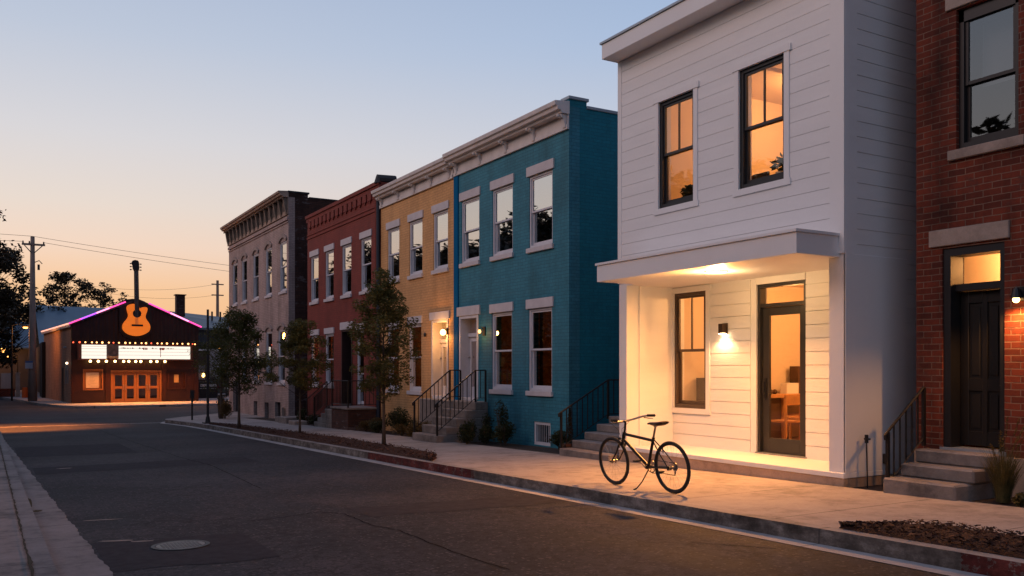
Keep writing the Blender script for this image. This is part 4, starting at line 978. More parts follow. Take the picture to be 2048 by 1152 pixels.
# ---------------------------------------------------------------- trees
def tree(loc,H,cb,rad,nclump,nleaf,size,label,leafm,seed,trunk_r=.04,name='street_tree',cat='tree',group=None,top_taper=.9,spread=1.0,wide=.0,csz=.24):
    rnd=random.Random(seed); t=thing(name,loc,label,cat,group)
    tr=MB(); pts=[];k=9
    for i in range(k+1):
        f=i/k; pts.append((rnd.uniform(-.02,.02)*H*.25*f,rnd.uniform(-.02,.02)*H*.25*f,H*.96*f))
    tr.tube(pts,[trunk_r*(1-.88*(i/k))*(1.25 if i==0 else 1) for i in range(k+1)],8)
    def at(z):
        f=min(max(z/(H*.96),0),1)*k; i=min(int(f),k-1); return Vector(pts[i]).lerp(Vector(pts[i+1]),f-i)
    cr=MB(); CH=H-cb
    for c in range(nclump):
        f=(c+.5)/nclump; f=f**.85
        z=cb+CH*f
        prof=math.sin(math.pi*min(1,(f*.82+.16)))**.7*(1-wide*f) if top_taper else 1
        prof=max(.12,prof)
        a=c*2.399+rnd.uniform(-.5,.5); rr=rad*prof*rnd.uniform(.30,1.18)
        tip=Vector((math.cos(a)*rr,math.sin(a)*rr,z+rnd.uniform(-.05,.08)*CH))
        base=at(max(cb*.8,z-rr*.9)); midp=base.lerp(tip,.55)+Vector((0,0,-.06*rr))
        br=trunk_r*.32*(1-.6*f)
        tr.tube([base,midp,tip],[br,br*.65,br*.25],5)
        for q in range(3):
            tp=tip+Vector((rnd.gauss(0,.16),rnd.gauss(0,.16),rnd.gauss(0,.12)))*rad*.9
            tr.tube([midp,tp],[br*.4,br*.12],4)
            leaves(cr,tp,(rad*csz,rad*csz,rad*csz*.75),nleaf//3,size,rnd.randint(0,99999),shell_=.1)
    tr.build('trunk',M['bark'],t,local=True,smooth=True); cr.build('crown',leafm,t,local=True)
    return t
tree((6.91,17.02,g(17)+.02),3.42,1.05,.82,42,330,.034,'tallest and nearest street tree in front of the yellow house',M['leafB'],11,.042,group='young street trees in the mulch strip',wide=.5,csz=.21)
tree((6.92,22.96,g(23)+.02),2.95,1.22,.76,34,330,.036,'small rounded street tree, the middle one of three, before the red house',M['leafB'],23,.032,group='young street trees in the mulch strip',wide=.4,csz=.22)
tree((6.26,26.99,g(27)+.02),3.45,1.25,.97,42,340,.038,'dark street tree nearest the corner, before the pale brick house',M['leafA'],37,.045,group='young street trees in the mulch strip',wide=.4,csz=.22)
tree((7.75,36.5,g(36.5)),3.6,1.3,1.0,30,150,.04,'dark leafy tree standing behind the corner street tree',M['leafA'],41,.07)
# big trees down the street at the left
bt=[((-1.5,86,-.6),13.2,2.6,4.6,70,200,.20,'tallest dark tree down the street behind the wooden utility pole'),
    ((-4.7,62,-.6),10.2,3.0,4.2,60,200,.17,'dark tree whose branches reach in at the left edge'),
    ((1.0,104,-.6),9.2,2.0,4.4,50,180,.20,'broad low dark tree behind the fence at the end of the street'),
    ((6.4,112,-.6),12.6,5.5,3.3,44,110,.20,'open crowned tree standing behind the blue metal roof'),
    ((10.3,113,-.6),11.6,5.0,2.6,30,90,.19,'second open crowned tree behind the blue roof, right of the first'),
    ((13.6,118,-.6),10.1,5.0,1.9,18,70,.18,'smallest thin tree above the metal roof left of the guitar sign')]
for i,(l,H,cb,r_,nc,nl,sz,lb) in enumerate(bt): tree(l,H,cb,r_,nc,nl,sz,lb,M['leafD'],60+i,.26,name='large_tree',group='dark trees down the street',csz=.17,wide=.1)
# a branch over the left edge belongs to a nearer street tree outside the frame
tree((-2.9,30.5,g(30)),9.0,3.4,3.05,52,150,.075,'big tree whose leafy branch tips poke in at the upper left edge',M['leafD'],77,.18,name='large_tree',group='dark trees down the street',csz=.13)
# tree row across the street, mirrored in the upper windows
proto=tree((-15,18,g(18)),12.4,1.0,4.9,95,330,.36,'large dark tree in the row across the street',M['leafD'],90,.28,name='opposite_tree',group='trees across the street',csz=.3)
rnd=random.Random(4)
proto.scale=(1,1,.74)
for i in range(1,34):
    y=18+i*5.6
    copy_tree(proto,None,(-15-rnd.uniform(-1.2,1.2),y,g(y)),(0,0,rnd.uniform(0,6)),(rnd.uniform(.9,1.1),)*2+(rnd.uniform(.86,.93)*(.82 if y<32 else 1),))
for i in range(26):
    y=34+i*7.5+rnd.uniform(-1,1); copy_tree(proto,None,(-23,y,g(y)),(0,0,rnd.uniform(0,6)),(1.1,1.1,rnd.uniform(.92,1.0)))
copy_tree(proto,None,(-14,9,g(9)),(0,0,2),(1,1,.85)); copy_tree(proto,None,(-16,-2,g(-2)),(0,0,4),(1,1,.9))
# ---------------------------------------------------------------- theater at the end of the street
M['theater_side']=brick('brown_side_brick',(.50,.26,.16),(.43,.22,.14),(.32,.16,.10),.9,w=.4,h=.1,ms=.012,grime=.35,bstr=.3,seed=6)
def corr():
    m,nt,N,L=NT('dark_corrugated_board'); p=posn(N); s=N.new('ShaderNodeSeparateXYZ'); L.new(p,s.inputs[0])
    q=mth(N,L,'PINGPONG',s.outputs[0],.12); a=noise(N,L,p,2,4)
    c=ramp(N,L,a,[(.3,(.022,.010,.009)),(.7,(.038,.017,.014))])
    return finish(m,N,L,c,.6,q,1.0,.3,0,.3)
M['corr']=corr()
M['redwood']=surf('varnished_red_wood',(.040,.012,.007),.45,.25,5,60,.15,.003)
M['orangewood']=surf('varnished_orange_wood',(.26,.095,.034),.4,.2,6,60,.15,.003,stretch=(5,5,.6))
TW=7.3; th=thing('theater',(3.62,57.4,zf),'small gabled music theater with a glowing marquee and neon lit roof edges','theater',rot=(0,0,R(4)))
FT=Fac('Y',0.0)
gab=[(0,0),(TW,0),(TW,4.62),(TW/2,6.2),(0,4.62)]
w=MB(); w.extrude([(0,3.5),(TW,3.5),(TW,4.62),(TW/2,6.2),(0,4.62)],lambda u,v,t:(u,t,v),0,.2); w.build('gable',M['corr'],th,local=True)
w=MB(); wall_holes(w,FT,0,TW,0,3.5,.2,[(2.15,5.05,0,1.95),(.72,1.62,.85,1.95),(5.45,6.45,.85,1.85)]); w.build('front_wall',M['redwood'],th,local=True)
w=MB(); w.box(-.0,.2,.2,13,-.1,4.6); w.box(TW-.2,TW,.2,13,-.1,4.6); w.build('side_wall',M['theater_side'],th,local=True)
w=MB(); w.extrude(gab,lambda u,v,t:(u,t,v),13,13.2); w.build('back_wall',M['theater_side'],th,local=True)
w=MB()
for a,b in (((-.12,4.60),(TW/2,6.24)),((TW/2,6.24),(TW+.12,4.60))):
    w.extrude([a,b,(b[0],b[1]+.10),(a[0],a[1]+.10)],lambda u,v,t:(u,t,v),-.12,13.3)
w.build('roof',surf('dark_metal_roof',(.05,.06,.07),.5,.2,2,40,.2,.003,.3),th,local=True)
w=MB(); w.box(-.14,-.06,-.1,13.3,4.50,4.64); w.build('gutter',surf('pale_gutter',(.6,.5,.45),.5,.1),th,local=True)
for a_,b_,c_,d_ in ((0,.12,.03,3.5),(TW-.30,TW,.03,3.5),(1.86,2.13,.06,2.55),(5.07,5.30,.06,2.55)):
    w=MB(); FT.box(w,a_,b_,0,c_,0,d_); w.build('pilaster',M['redwood'],th,local=True)
dmp=surf('dark_maroon_panel',(.03,.010,.008),.5,.2)
for a_,b_ in ((.13,1.85),(5.31,6.95)):
    w=MB(); FT.box(w,a_,b_,0,.02,0,.70); w.build('wainscot',dmp,th,local=True)
# neon: pink with a purple stretch
neo=emis('pink_neon_tube',(1,.06,.30),2.6); neop=emis('violet_neon_tube',(.40,.08,1),2.6); neoh=emis('pale_pink_neon',(1,.22,.45),3.6)
def nt_(a,b,m_,nm='neon_tube'):
    w=MB(); w.tube([a,b],.045,6); w.build(nm,m_,th,local=True)
lp=lambda t:(-.14+(TW/2-.14)*t,-.16,4.70+1.60*t)
rp=lambda t:(TW+.14-(TW/2-.5)*t,-.16,4.70+1.60*t*((TW/2-.5)/(TW/2)))
nt_(lp(0),lp(.18),neo);nt_(lp(.18),lp(.42),neop);nt_(lp(.42),lp(.62),neoh);nt_(lp(.62),lp(.88),neo)
nt_(rp(0),rp(.25),neo);nt_(rp(.25),rp(.6),neoh);nt_(rp(.6),rp(1.0),neo)
nt_((-.15,-.1,4.70),(-.15,13.2,4.70),emis('soft_eave_strip',(1,.42,.30),1.6),'eave_strip')
# marquee
w=MB(); FT.box(w,.30,6.80,.0,.62,2.56,3.52); w.build('marquee_case',surf('marquee_case_paint',(.16,.05,.03),.5,.2),th,local=True)
mk=bpy.data.objects[[o.name for o in bpy.data.objects if o.name.startswith('marquee_case')][-1]]
sg=emis('marquee_lightbox',(1,.89,.76),1.15)
w=MB(); FT.box(w,.47,1.80,.62,.66,2.64,3.46); w.build('sign_panel',sg,mk,local=True)
w=MB(); FT.box(w,2.44,6.62,.62,.66,2.64,3.42); w.build('sign_panel',sg,mk,local=True)
w=MB(); FT.box(w,1.80,2.44,.60,.84,2.66,3.50); w.build('letter_box',M['bracket_dark'],mk,local=True)
w=MB(); rl=surf('marquee_rail',(.10,.07,.06),.5,.1)
for z in (2.84,3.03,3.22,3.36): FT.box(w,.47,1.80,.66,.672,z,z+.014)
for z in (2.86,3.06,3.25): FT.box(w,2.44,6.62,.66,.672,z,z+.014)
w.build('letter_rail',rl,mk,local=True)
w=MB(); rnd=random.Random(9); x=2.6
for i in range(34):
    if i in (9,10,17,18,23): x+=.11; continue
    hh=rnd.choice((.08,.09,.07)); FT.box(w,x,x+.022,.665,.68,3.245,3.245+hh); 
    if rnd.random()<.6: FT.box(w,x+.022,x+.06,.665,.68,3.245+rnd.choice((0,hh-.016)),3.245+rnd.choice((.016,hh)))
    x+=.088
w.build('small_lettering',surf('brown_lettering',(.25,.14,.08),.6,.1),mk,local=True)
w=MB(); rd=surf('red_lettering',(.6,.10,.04),.6,.1)
for x,ww in ((3.85,.07),(3.95,.05),(4.03,.06),(4.80,.10),(4.93,.14)): FT.box(w,x,x+ww,.665,.685,3.19,3.33)
FT.box(w,4.84,4.87,.665,.685,2.75,3.2); w.build('red_lettering',rd,mk,local=True)
bm=emis('marquee_bulb_glow',(1,.42,.14),5); bmr=emis('reddish_bulb_glow',(1,.12,.05),2.6); bmb=emis('lower_bulb_glow',(1,.60,.22),10)
for i in range(24):
    x=.05+i*.305+(.05 if i%3==0 else 0); b=MB(); b.sphere((x,-.66 if .3<x<6.8 else -.06,3.60-.0*i),.045+.012*(i%4==1),8,6); b.build('bulb',bmr if (i<2 or i in(7,14,22)) else bm,mk,local=True)
for x in (.95,1.38,1.82,2.3,2.78,3.07,3.46,3.75,4.32,4.68,5.15): 
    b=MB(); b.sphere((x,-.5,2.49),.075,10,7); b.build('bulb',bmb,mk,local=True)
def tl(kind,loc,p,col,size,rot=(0,0,0),sy=None):
    l=light('marquee_lamp',kind,(0,0,0),p,col,size,rot,size_y=sy); l.parent=th; l.location=loc; l.visible_glossy=False; return l
tl('AREA',(3.5,-.72,2.42),560,(1,.36,.08),6,(R(-42),0,0),.3)
tl('AREA',(3.5,-.95,3.0),240,(1,.42,.14),6,(R(-60),0,0),.7)
# doors
ds=thing('x',(0,0,0),None,None) if False else None
w=MB(); FT.box(w,2.15,2.25,-.1,.04,0,1.95); FT.box(w,4.95,5.05,-.1,.04,0,1.95); FT.box(w,2.25,4.95,-.1,.045,1.83,1.95); w.build('door_frame',M['orangewood'],th,local=True)
for i in range(4):
    a=2.26+i*.6725; b=a+.66; d=MB()
    FT.box(d,a,a+.13,-.12,-.05,.02,1.82); FT.box(d,b-.13,b,-.12,-.05,.02,1.82)
    for v0,v1 in ((.02,.22),(.83,.98),(1.66,1.82)): FT.box(d,a+.13,b-.13,-.12,-.052,v0,v1)
    D_=d.build('door',M['orangewood'],th,local=True)
    p=MB(); p.quad((a+.13,.09,.22),(b-.13,.09,.22),(b-.13,.09,1.66),(a+.13,.09,1.66)); p.build('pane',M['glassdark'],D_,local=True)
    h=MB(); hx=b-.06 if i%2==0 else a+.06; h.tube([(hx,.03,.75),(hx,-.02,.78),(hx,-.02,1.05),(hx,.03,1.08)],.014,6); h.build('handle',M['steel'],D_,local=True)
w=MB(); w.box(2.2,5.0,.5,.52,0,1.95); w.build('lobby_wall',surf('dark_red_lobby',(.08,.015,.01),.8,.2),th,local=True)
# poster cases
def case(u0,u1,v0,v1,pu0,pu1,pv0,pv1,mp,nm):
    w=MB(); t=.08; FT.box(w,u0,u0+t,-.05,.05,v0,v1); FT.box(w,u1-t,u1,-.05,.05,v0,v1); FT.box(w,u0+t,u1-t,-.05,.055,v1-t,v1); FT.box(w,u0+t,u1-t,-.05,.055,v0,v0+t); FT.box(w,u0+t,u1-t,-.10,-.08,v0+t,v1-t)
    c=w.build('poster_case',nm,th,local=True)
    w=MB(); FT.box(w,pu0,pu1,-.078,-.07,pv0,pv1); w.build('poster',mp,c,local=True); return c
c=case(.62,1.72,.76,2.02,.80,1.50,.90,1.82,surf('pale_poster',(.62,.46,.32),.7,.12,3),M['orangewood'])
w=MB(); rnd=random.Random(2)
for i in range(9): z=1.0+i*.085; x=.9+rnd.random()*.15; FT.box(w,x,x+rnd.uniform(.15,.4),-.0695,-.066,z,z+.012)
w.build('poster_marks',surf('faint_poster_ink',(.36,.24,.16),.7,.1),c,local=True)
case(5.42,6.52,.76,1.88,5.83,6.10,1.18,1.68,surf('amber_poster',(.50,.30,.12),.7,.12,3),M['redwood'])
w=MB()
for v0,v1 in ((.6,2.6),): w.box(-.02,.0,3.2,3.95,.0,2.1)
w.build('side_door',M['darkwood'],th,local=True)
for y in (1.2,1.9):
    w=MB(); w.box(-.06,-.0,y-.04,y+.04,1.1,2.3); w.build('pipe',M['steel'],th,local=True)
w=MB(); w.sphere((-.08,1.2,2.38),.07,8,6); w.build('side_lamp',emis('dim_side_lamp',(1,.75,.5),4),th,local=True)
w=MB(); w.sphere((-.05,2.6,3.35),.06,8,6); w.sphere((-.05,1.9,3.35),.06,8,6); w.build('side_vents',M['steel'],th,local=True)
# guitar sign: stands on the front of the gable, a thing of its own
def gp(px,py): return ((px-270)*.0286+3.42,(738-py)*.03056+2.03)
gs_=thing('guitar_sign',(3.62,57.4,zf),'giant orange acoustic guitar sign with black neck on the theater gable','sign',rot=(0,0,R(4)))
body=[(269.5,608.3),(261.7,609),(256,612.6),(254.9,617.5),(256.7,624.6),(258.6,630.3),(257.4,636.6),(252.5,642.3),(248.2,648),(246.4,654.3),(247.5,660),(253.2,666.4),(263.1,671),(275.9,672.5),(287.2,669.9),(297.1,664.2),(300.6,660),(302,653),(299.2,645.8),(293.5,638.8),(291.4,633.8),(292.8,628.2),(295.4,621.8),(296,615.4),(291.4,613.6),(284.3,615),(280,617.8),(278.7,611.3)]
def smooth(pts,it=2):
    for _ in range(it):
        q=[]
        for i in range(len(pts)):
            a,b=pts[i],pts[(i+1)%len(pts)]; q+= [(a[0]*.75+b[0]*.25,a[1]*.75+b[1]*.25),(a[0]*.25+b[0]*.75,a[1]*.25+b[1]*.75)]
        pts=q
    return pts
fn=lambda u,v,t:(gp(u,v)[0],-t,gp(u,v)[1])
go=NT('backlit_orange_guitar'); m_,nt_0,N_,L_=go
bsd=N_.new('ShaderNodeBsdfPrincipled'); bsd.inputs['Base Color'].default_value=(.75,.22,.03,1); bsd.inputs['Emission Color'].default_value=(1,.20,.016,1); bsd.inputs['Emission Strength'].default_value=.62; bsd.inputs['Roughness'].default_value=.5
oo=N_.new('ShaderNodeOutputMaterial'); L_.new(bsd.outputs[0],oo.inputs[0])
w=MB(); w.extrude([(242,606),(247,602.5),(256,599.5),(268,597.6),(282,598.6),(292,602),(300,608),(305,616),(307,640),(307,662),(300,671),(288,677),(262,677),(250,672),(243,662),(241.5,640)],fn,.02,.10); w.build('backboard',M['black'],gs_,local=True)
w=MB(); w.extrude(smooth(body),fn,.14,.40); w.build('guitar_body',m_,gs_,local=True)
ci=lambda cx_,cy_,r,n=24:[(cx_+r*math.cos(2*math.pi*i/n),cy_+r*.93*math.sin(2*math.pi*i/n)) for i in range(n)]
w=MB(); w.extrude(ci(274.7,627.6,8.6),fn,.39,.415); w.build('sound_hole',M['black'],gs_,local=True)
w=MB(); w.extrude([(263.8,653),(286.5,653),(286.5,649.2),(263.8,649.2)],fn,.39,.46); w.build('bridge',M['black'],gs_,local=True)
w=MB(); w.extrude([(270,620.5),(279,620.5),(277.4,541),(269,541)],fn,.30,.44); w.build('neck',M['darkwood'],gs_,local=True)
w=MB(); w.extrude([(269,543),(277.6,543),(279.2,538),(278.8,526),(277,522),(271,520.8),(266,522.5),(263.8,527),(266,532),(266.6,538)],fn,.28,.42); w.build('headstock',M['black'],gs_,local=True)
for s_,xx in ((-1,265.6),(1,279)):
    for yy in (528.5,534.5,540.5):
        b=MB(); x0,z0_=gp(xx,yy); b.tube([(x0,-.35,z0_),(x0+s_*.07,-.35,z0_)],.02,6); b.sphere((x0+s_*.10,-.35,z0_),.05,8,6,sq=(1,.6,.8)); b.build('tuning_peg',M['black'],gs_,local=True)
w=MB()
for i in range(6): u=271+i*1.1; a=gp(u,650); b_=gp(270.5+i*.95,543); w.tube([(a[0],-.47,a[1]),(b_[0],-.452,b_[1])],.006,4)
w.build('strings',M['steel'],gs_,local=True)
# ---------------------------------------------------------------- buildings behind and beside the theater
blue=surf('blue_metal_roof',(.10,.15,.20),.5,.12,.6,30,.1,.003,.2,stretch=(4,1,1)); dkwall=surf('dark_blue_wall',(.035,.045,.06),.8,.2)
b1=thing('warehouse',(7,82,zf),'low warehouse with a pale blue metal roof behind the theater','building')
w=MB(); w.box(2.9,12.2,76.3,92,zf,3.4); w.build('wall',dkwall,b1)
w=MB(); P=[(2.6,76,3.4),(12.6,76,3.4),(12.6,86,6.90),(2.6,86,6.98)]
w.hexa([(x,y,z-.15) for x,y,z in P]+P); P=[(2.6,86,6.98),(12.6,86,6.90),(12.6,96,3.4),(2.6,96,3.4)]; w.hexa([(x,y,z-.15) for x,y,z in P]+P); w.build('roof',blue,b1)
w=MB(); w.tube([(9.7,84.5,6.3),(9.7,84.5,7.75)],.09,8); w.build('vent_pipe',M['darksteel'],b1)
b2=thing('warehouse',(15,78,zf),'dark blue shed with a box chimney to the right of the theater','building')
w=MB(); w.box(11.4,19,73,88,3.06,4.7); w.build('upper_wall',dkwall,b2)
w=MB(); w.box(11.3,19,72.9,88,2.92,3.05); w.build('white_band',M['white'],b2)
w=MB(); w.box(11.4,14.6,73,88,zf,2.91); w.build('lower_wall',surf('brown_shop_wall',(.07,.05,.035),.8,.2),b2)
w=MB(); w.box(14.61,19,72.98,88,zf,2.91); w.build('pale_wall',surf('pale_shop_wall',(.30,.29,.30),.8,.15),b2)
w=MB(); P=[(12.8,72.6,4.72),(19.4,72.6,4.72),(19.4,86,6.35),(12.8,84,6.75)]; w.hexa([(x,y,z-.12) for x,y,z in P]+P); P=[(12.8,84,6.75),(19.4,86,6.35),(19.4,96,4.4),(12.8,96,4.4)]; w.hexa([(x,y,z-.12) for x,y,z in P]+P); w.build('roof',surf('slate_blue_roof',(.06,.08,.11),.5,.15,.6),b2)
w=MB(); w.box(12.7,19.45,72.52,72.62,4.6,4.76); w.build('fascia',blue,b2)
w=MB(); w.box(13.15,13.85,79.5,80.3,6.0,7.85); w.box(13.05,13.95,79.4,80.4,7.85,7.92); w.build('chimney',M['soot'],b2)
for x in (15.9,16.6,17.3): 
    w=MB(); w.tube([(x,78.5,5.4),(x,78.5,6.45)],.08,7); w.build('vent_pipe',M['darksteel'],b2)
w=MB(); w.box(13.6,14.25,72.94,72.99,.6,1.75); w.build('window',surf('dim_shop_glass',(.22,.20,.22),.4,.2),b2)
w=MB(); w.sphere((14.1,72.9,.95),.12,8,6,sq=(1,.5,1.4)); w.build('window_lamp',emis('shop_window_lamp',(1,.55,.15),8),b2)
sh=MB(); sh.box(2.55,3.5,69.5,74,zf,3.35); sh.build('shed',surf('tarred_shed_wall',(.012,.01,.01),.9,.2),label='narrow black shed between the utility pole and the theater',cat='shed')
b3=thing('distant_house',(-4,96,zf),'dim blue grey house behind the trees at the far left','house')
w=MB(); w.box(-10,2.6,96,106,zf,3.6); w.build('wall',surf('dim_house_wall',(.10,.10,.12),.9,.15),b3)
w=MB(); P=[(-10.4,95.6,3.5),(3,95.6,3.5),(3,101,6.2),(-10.4,101,6.2)]; w.hexa([(x,y,z-.15) for x,y,z in P]+P); P=[(-10.4,101,6.2),(3,101,6.2),(3,106.4,3.5),(-10.4,106.4,3.5)]; w.hexa([(x,y,z-.15) for x,y,z in P]+P); w.build('roof',blue,b3)
w=MB(); w.box(-8,.95,73.4,73.7,zf,.02); w.build('low_wall',M['rust'],label='low brick wall at the far left end of the street',cat='wall')
w=MB(); w.box(.98,1.26,73.0,73.3,zf,1.12); w.box(.95,1.29,72.97,73.33,1.12,1.2); w.build('gate_post',surf('pale_post',(.30,.29,.27),.8,.2),label='pale gate post at the end of the low brick wall',cat='post')
w=MB(); w.box(.05,.75,73.8,73.86,zf,1.15)
w.build('fence_panel',surf('pale_fence_boards',(.42,.40,.38),.8,.25,3,stretch=(12,1,.3)),label='pale board fence panel behind the low brick wall',cat='fence')
w=MB(); w.tube([(1.52,70.5,zf),(1.52,70.5,-.15),(1.52,70.5,.15)],[.20,.19,.17],14); w.build('barrel',surf('orange_barrel',(.45,.10,.02),.5,.15),label='small orange traffic barrel beside the utility pole',cat='barrel')
# utility poles and wires
up_=thing('utility_pole',(1.78,63,zf),'wooden utility pole with a crossarm, nearest at the left','utility pole','wooden utility poles')
w=MB(); w.tube([(1.78,63,zf),(1.78,63,1.5),(1.78,63,9.85)],[.27,.22,.12],12); w.build('pole',M['polewood'],up_,smooth=True)
w=MB(); w.box(1.18,2.48,62.86,62.96,9.28,9.40); w.build('crossarm',M['polewood'],up_)
w=MB(); w.tube([(1.32,62.9,9.28),(1.72,62.9,8.8)],.03,5); w.tube([(2.32,62.9,9.28),(1.86,62.9,8.8)],.03,5); w.build('brace',M['darksteel'],up_)
for x in (1.25,1.6,2.4): 
    w=MB(); w.tube([(x,62.91,9.40),(x,62.91,9.55)],[.05,.035],8); w.build('insulator',M['darksteel'],up_)
w=MB(); w.tube([(1.85,63,8.2),(2.15,63,8.35),(2.32,63,8.15)],.03,5); w.tube([(2.12,63,7.75),(2.12,63,8.1)],.07,8); w.build('cutout_bracket',M['darksteel'],up_)
w=MB(); w.box(1.36,1.78,62.66,62.69,1.48,1.84); w.build('notice_plate',surf('pale_blue_plate',(.38,.42,.50),.5,.15),up_)
w=MB(); w.box(1.36,1.78,62.655,62.695,1.845,1.96); w.build('notice_plate_top',surf('blue_plate',(.05,.12,.30),.5,.15),up_)
u2=thing('utility_pole',(20.85,100,zf),'thin distant utility pole beside the pale brick house','utility pole','wooden utility poles')
w=MB(); w.tube([(20.85,100,zf),(20.85,100,11.3)],[.22,.14],8); w.build('pole',M['polewood'],u2)
for z in (10.8,9.6):
    w=MB(); w.box(20.2,21.5,99.9,100,z,z+.12); w.build('crossarm',M['polewood'],u2)
def wire(a,b,sag,lb,nm='overhead_wire'):
    pts=[tuple(Vector(a).lerp(Vector(b),i/24)+Vector((0,0,-sag*4*(i/24)*(1-i/24)))) for i in range(25)]
    w=MB(); w.tube(pts,.011,4); return w.build(nm,M['darksteel'],label=lb,cat='wire',group='overhead wires')
wire((-30,66,11.3),(1.78,62.9,9.86),.25,'upper overhead wire running left from the pole top')
wire((1.78,62.9,9.86),(34,62,7.9),.45,'upper overhead wire from the pole top to the right, above the guitar')
wire((-30,66,10.0),(1.25,62.9,9.5),.25,'lower overhead wire running left from the crossarm')
wire((2.4,62.9,9.5),(34,62,7.3),.45,'lower overhead wire from the crossarm to the right, above the guitar')
wire((8,96,9.7),(20.85,100,10.9),.5,'far wire reaching the distant pole from the left')
wire((8,96,9.3),(20.85,100,9.7),.6,'lowest far wire reaching the distant pole')
# street lamps
M['lampglow']=emis('sodium_lamp_glow',(1,.40,.09),7)
def lamp(x,y,z,lb,arm=.8,pw=60,rd=.13,base=None,side=-1):
    b=base if base is not None else g(y)-.0
    t=thing('street_lamp',(x,y,b),lb,'street lamp','street lamps')
    w=MB(); w.tube([(0,0,0),(0,0,z-b+.1)],[.06,.04],8); w.build('pole',M['darksteel'],t,local=True)
    w=MB(); w.tube([(0,0,z-b+.1),(side*arm*.5,0,z-b+.25),(side*arm,0,z-b+.15)],.03,6); w.build('arm',M['darksteel'],t,local=True)
    w=MB(); w.sphere((side*arm,0,z-b+.10),.2,10,6,sq=(1.2,.8,.5)); w.build('lamp_head',M['darksteel'],t,local=True)
    w=MB(); w.sphere((side*arm,0,z-b),rd,10,6,sq=(1.2,1,.6)); w.build('lamp_glass',M['lampglow'],t,local=True)
    if pw:
        l=light('street_lamp_light','POINT',(0,0,0),pw,(1,.36,.08),.25); l.parent=t; l.location=(side*arm,0,z-b-.2)
    return t
lamp(.65,63.6,4.1,'street lamp just left of the wooden utility pole',-.75,150,.12,zf)
lamp(-.28,94,3.2,'leftmost glowing street lamp among the dark trees',-.5,120,.32,zf)
lamp(1.4,92,2.6,'small lower street lamp between the utility pole and the leftmost lamp',.7,60,.12,zf)
lamp(13.95,64,3.0,'street lamp glowing just right of the theater behind the tall steel post',.5,60,.12,zf)
lamp(-2.9,36,5.0,'street lamp lighting the road from beyond the left edge',-.9,0,.12,g(36))
l=light('street_lamp_light','SPOT',(-2.0,36,4.7),12000,(1,.28,.05),.12,(0,R(-16),0),spot=R(72))
# posts at the corner
w=MB(); w.tube([(6.32,31.9,g(31.9)),(6.32,31.9,3.55)],[.045,.04],10); w.box(6.16,6.48,31.74,32.06,g(31.9),g(31.9)+.05); w.tube([(6.32,31.9,g(31.9)+.05),(6.32,31.9,g(31.9)+.25)],[.09,.06],10); w.build('steel_post',M['darksteel'],label='tall thin steel post with a base plate near the street corner',cat='post')
w=MB(); w.tube([(6.51,35.86,g(35.9)),(6.51,35.86,.55)],.035,8); w.box(6.43,6.59,35.83,35.85,.30,.62); w.build('short_post',M['darksteel'],label='short dark post left of the tall steel post',cat='post')
w=MB(); w.box(7.86,7.98,37.5,37.62,g(37),.32); w.box(7.84,8.0,37.48,37.64,.32,.36); w.build('bollard',M['black'],label='square black bollard in front of the ochre corner shrub',cat='bollard')
# vehicles beyond the theater
def vehicle(x,y,lb,col,van=False):
    t=thing('parked_car',(x,y,zf),lb,'car'); H=1.45 if not van else 2.0; Lc=4.2;W_=1.75
    prof=[(-W_/2,.25),(W_/2,.25),(W_/2,.85),(W_/2-.16,H-.1),(W_/2-.32,H),(-W_/2+.32,H),(-W_/2+.16,H-.1),(-W_/2,.85)]
    w=MB(); w.extrude(prof,lambda u,v,tt:(u,tt,v),0,Lc); w.build('body',surf('car_paint_%d'%int(x*10),col,.3,.05),t,local=True,bevel=.06)
    w=MB(); w.box(-W_/2+.28,W_/2-.28,-.012,0,.95,H-.18); w.build('rear_window',surf('dark_car_glass_%d'%int(x*10),(.02,.025,.03),.1,.1),t,local=True)
    for s_ in (-1,1):
        b=MB(); b.box(s_*W_/2-.12-.06*s_,s_*W_/2+.12-.06*s_-.0,-.03,.0,.68,.88); b.build('tail_light',surf('red_lens_%d_%d'%(int(x*10),s_),(.5,.02,.02),.3,.1),t,local=True)
        for yy in (.8,3.4):
            b=MB(); b.tube([(s_*(W_/2-.2),yy,.31),(s_*(W_/2+.01),yy,.31)],.31,18); b.build('wheel',M['black'],t,local=True)
    w=MB(); w.box(-.25,.25,-.025,-.002,.55,.66); w.build('number_plate',surf('plain_plate_%d'%int(x*10),(.5,.5,.48),.5,.1),t,local=True)
    return t
vehicle(14.6,66.5,'dark parked car with a red tail light between the theater and the corner tree',(.03,.05,.045))
w=MB(); w.box(11.9,13.15,63.0,63.8,zf,.55)
cb=w.build('equipment_cabinet',M['black'],label='low black cabinet with two pale stripes right of the theater',cat='cabinet')
w=MB(); w.box(11.98,13.08,62.97,62.998,.22,.40); w.box(11.95,13.1,62.97,62.998,.08,.12); w.build('stripe',surf('pale_stripe_paint',(.5,.5,.48),.6,.2),cb)
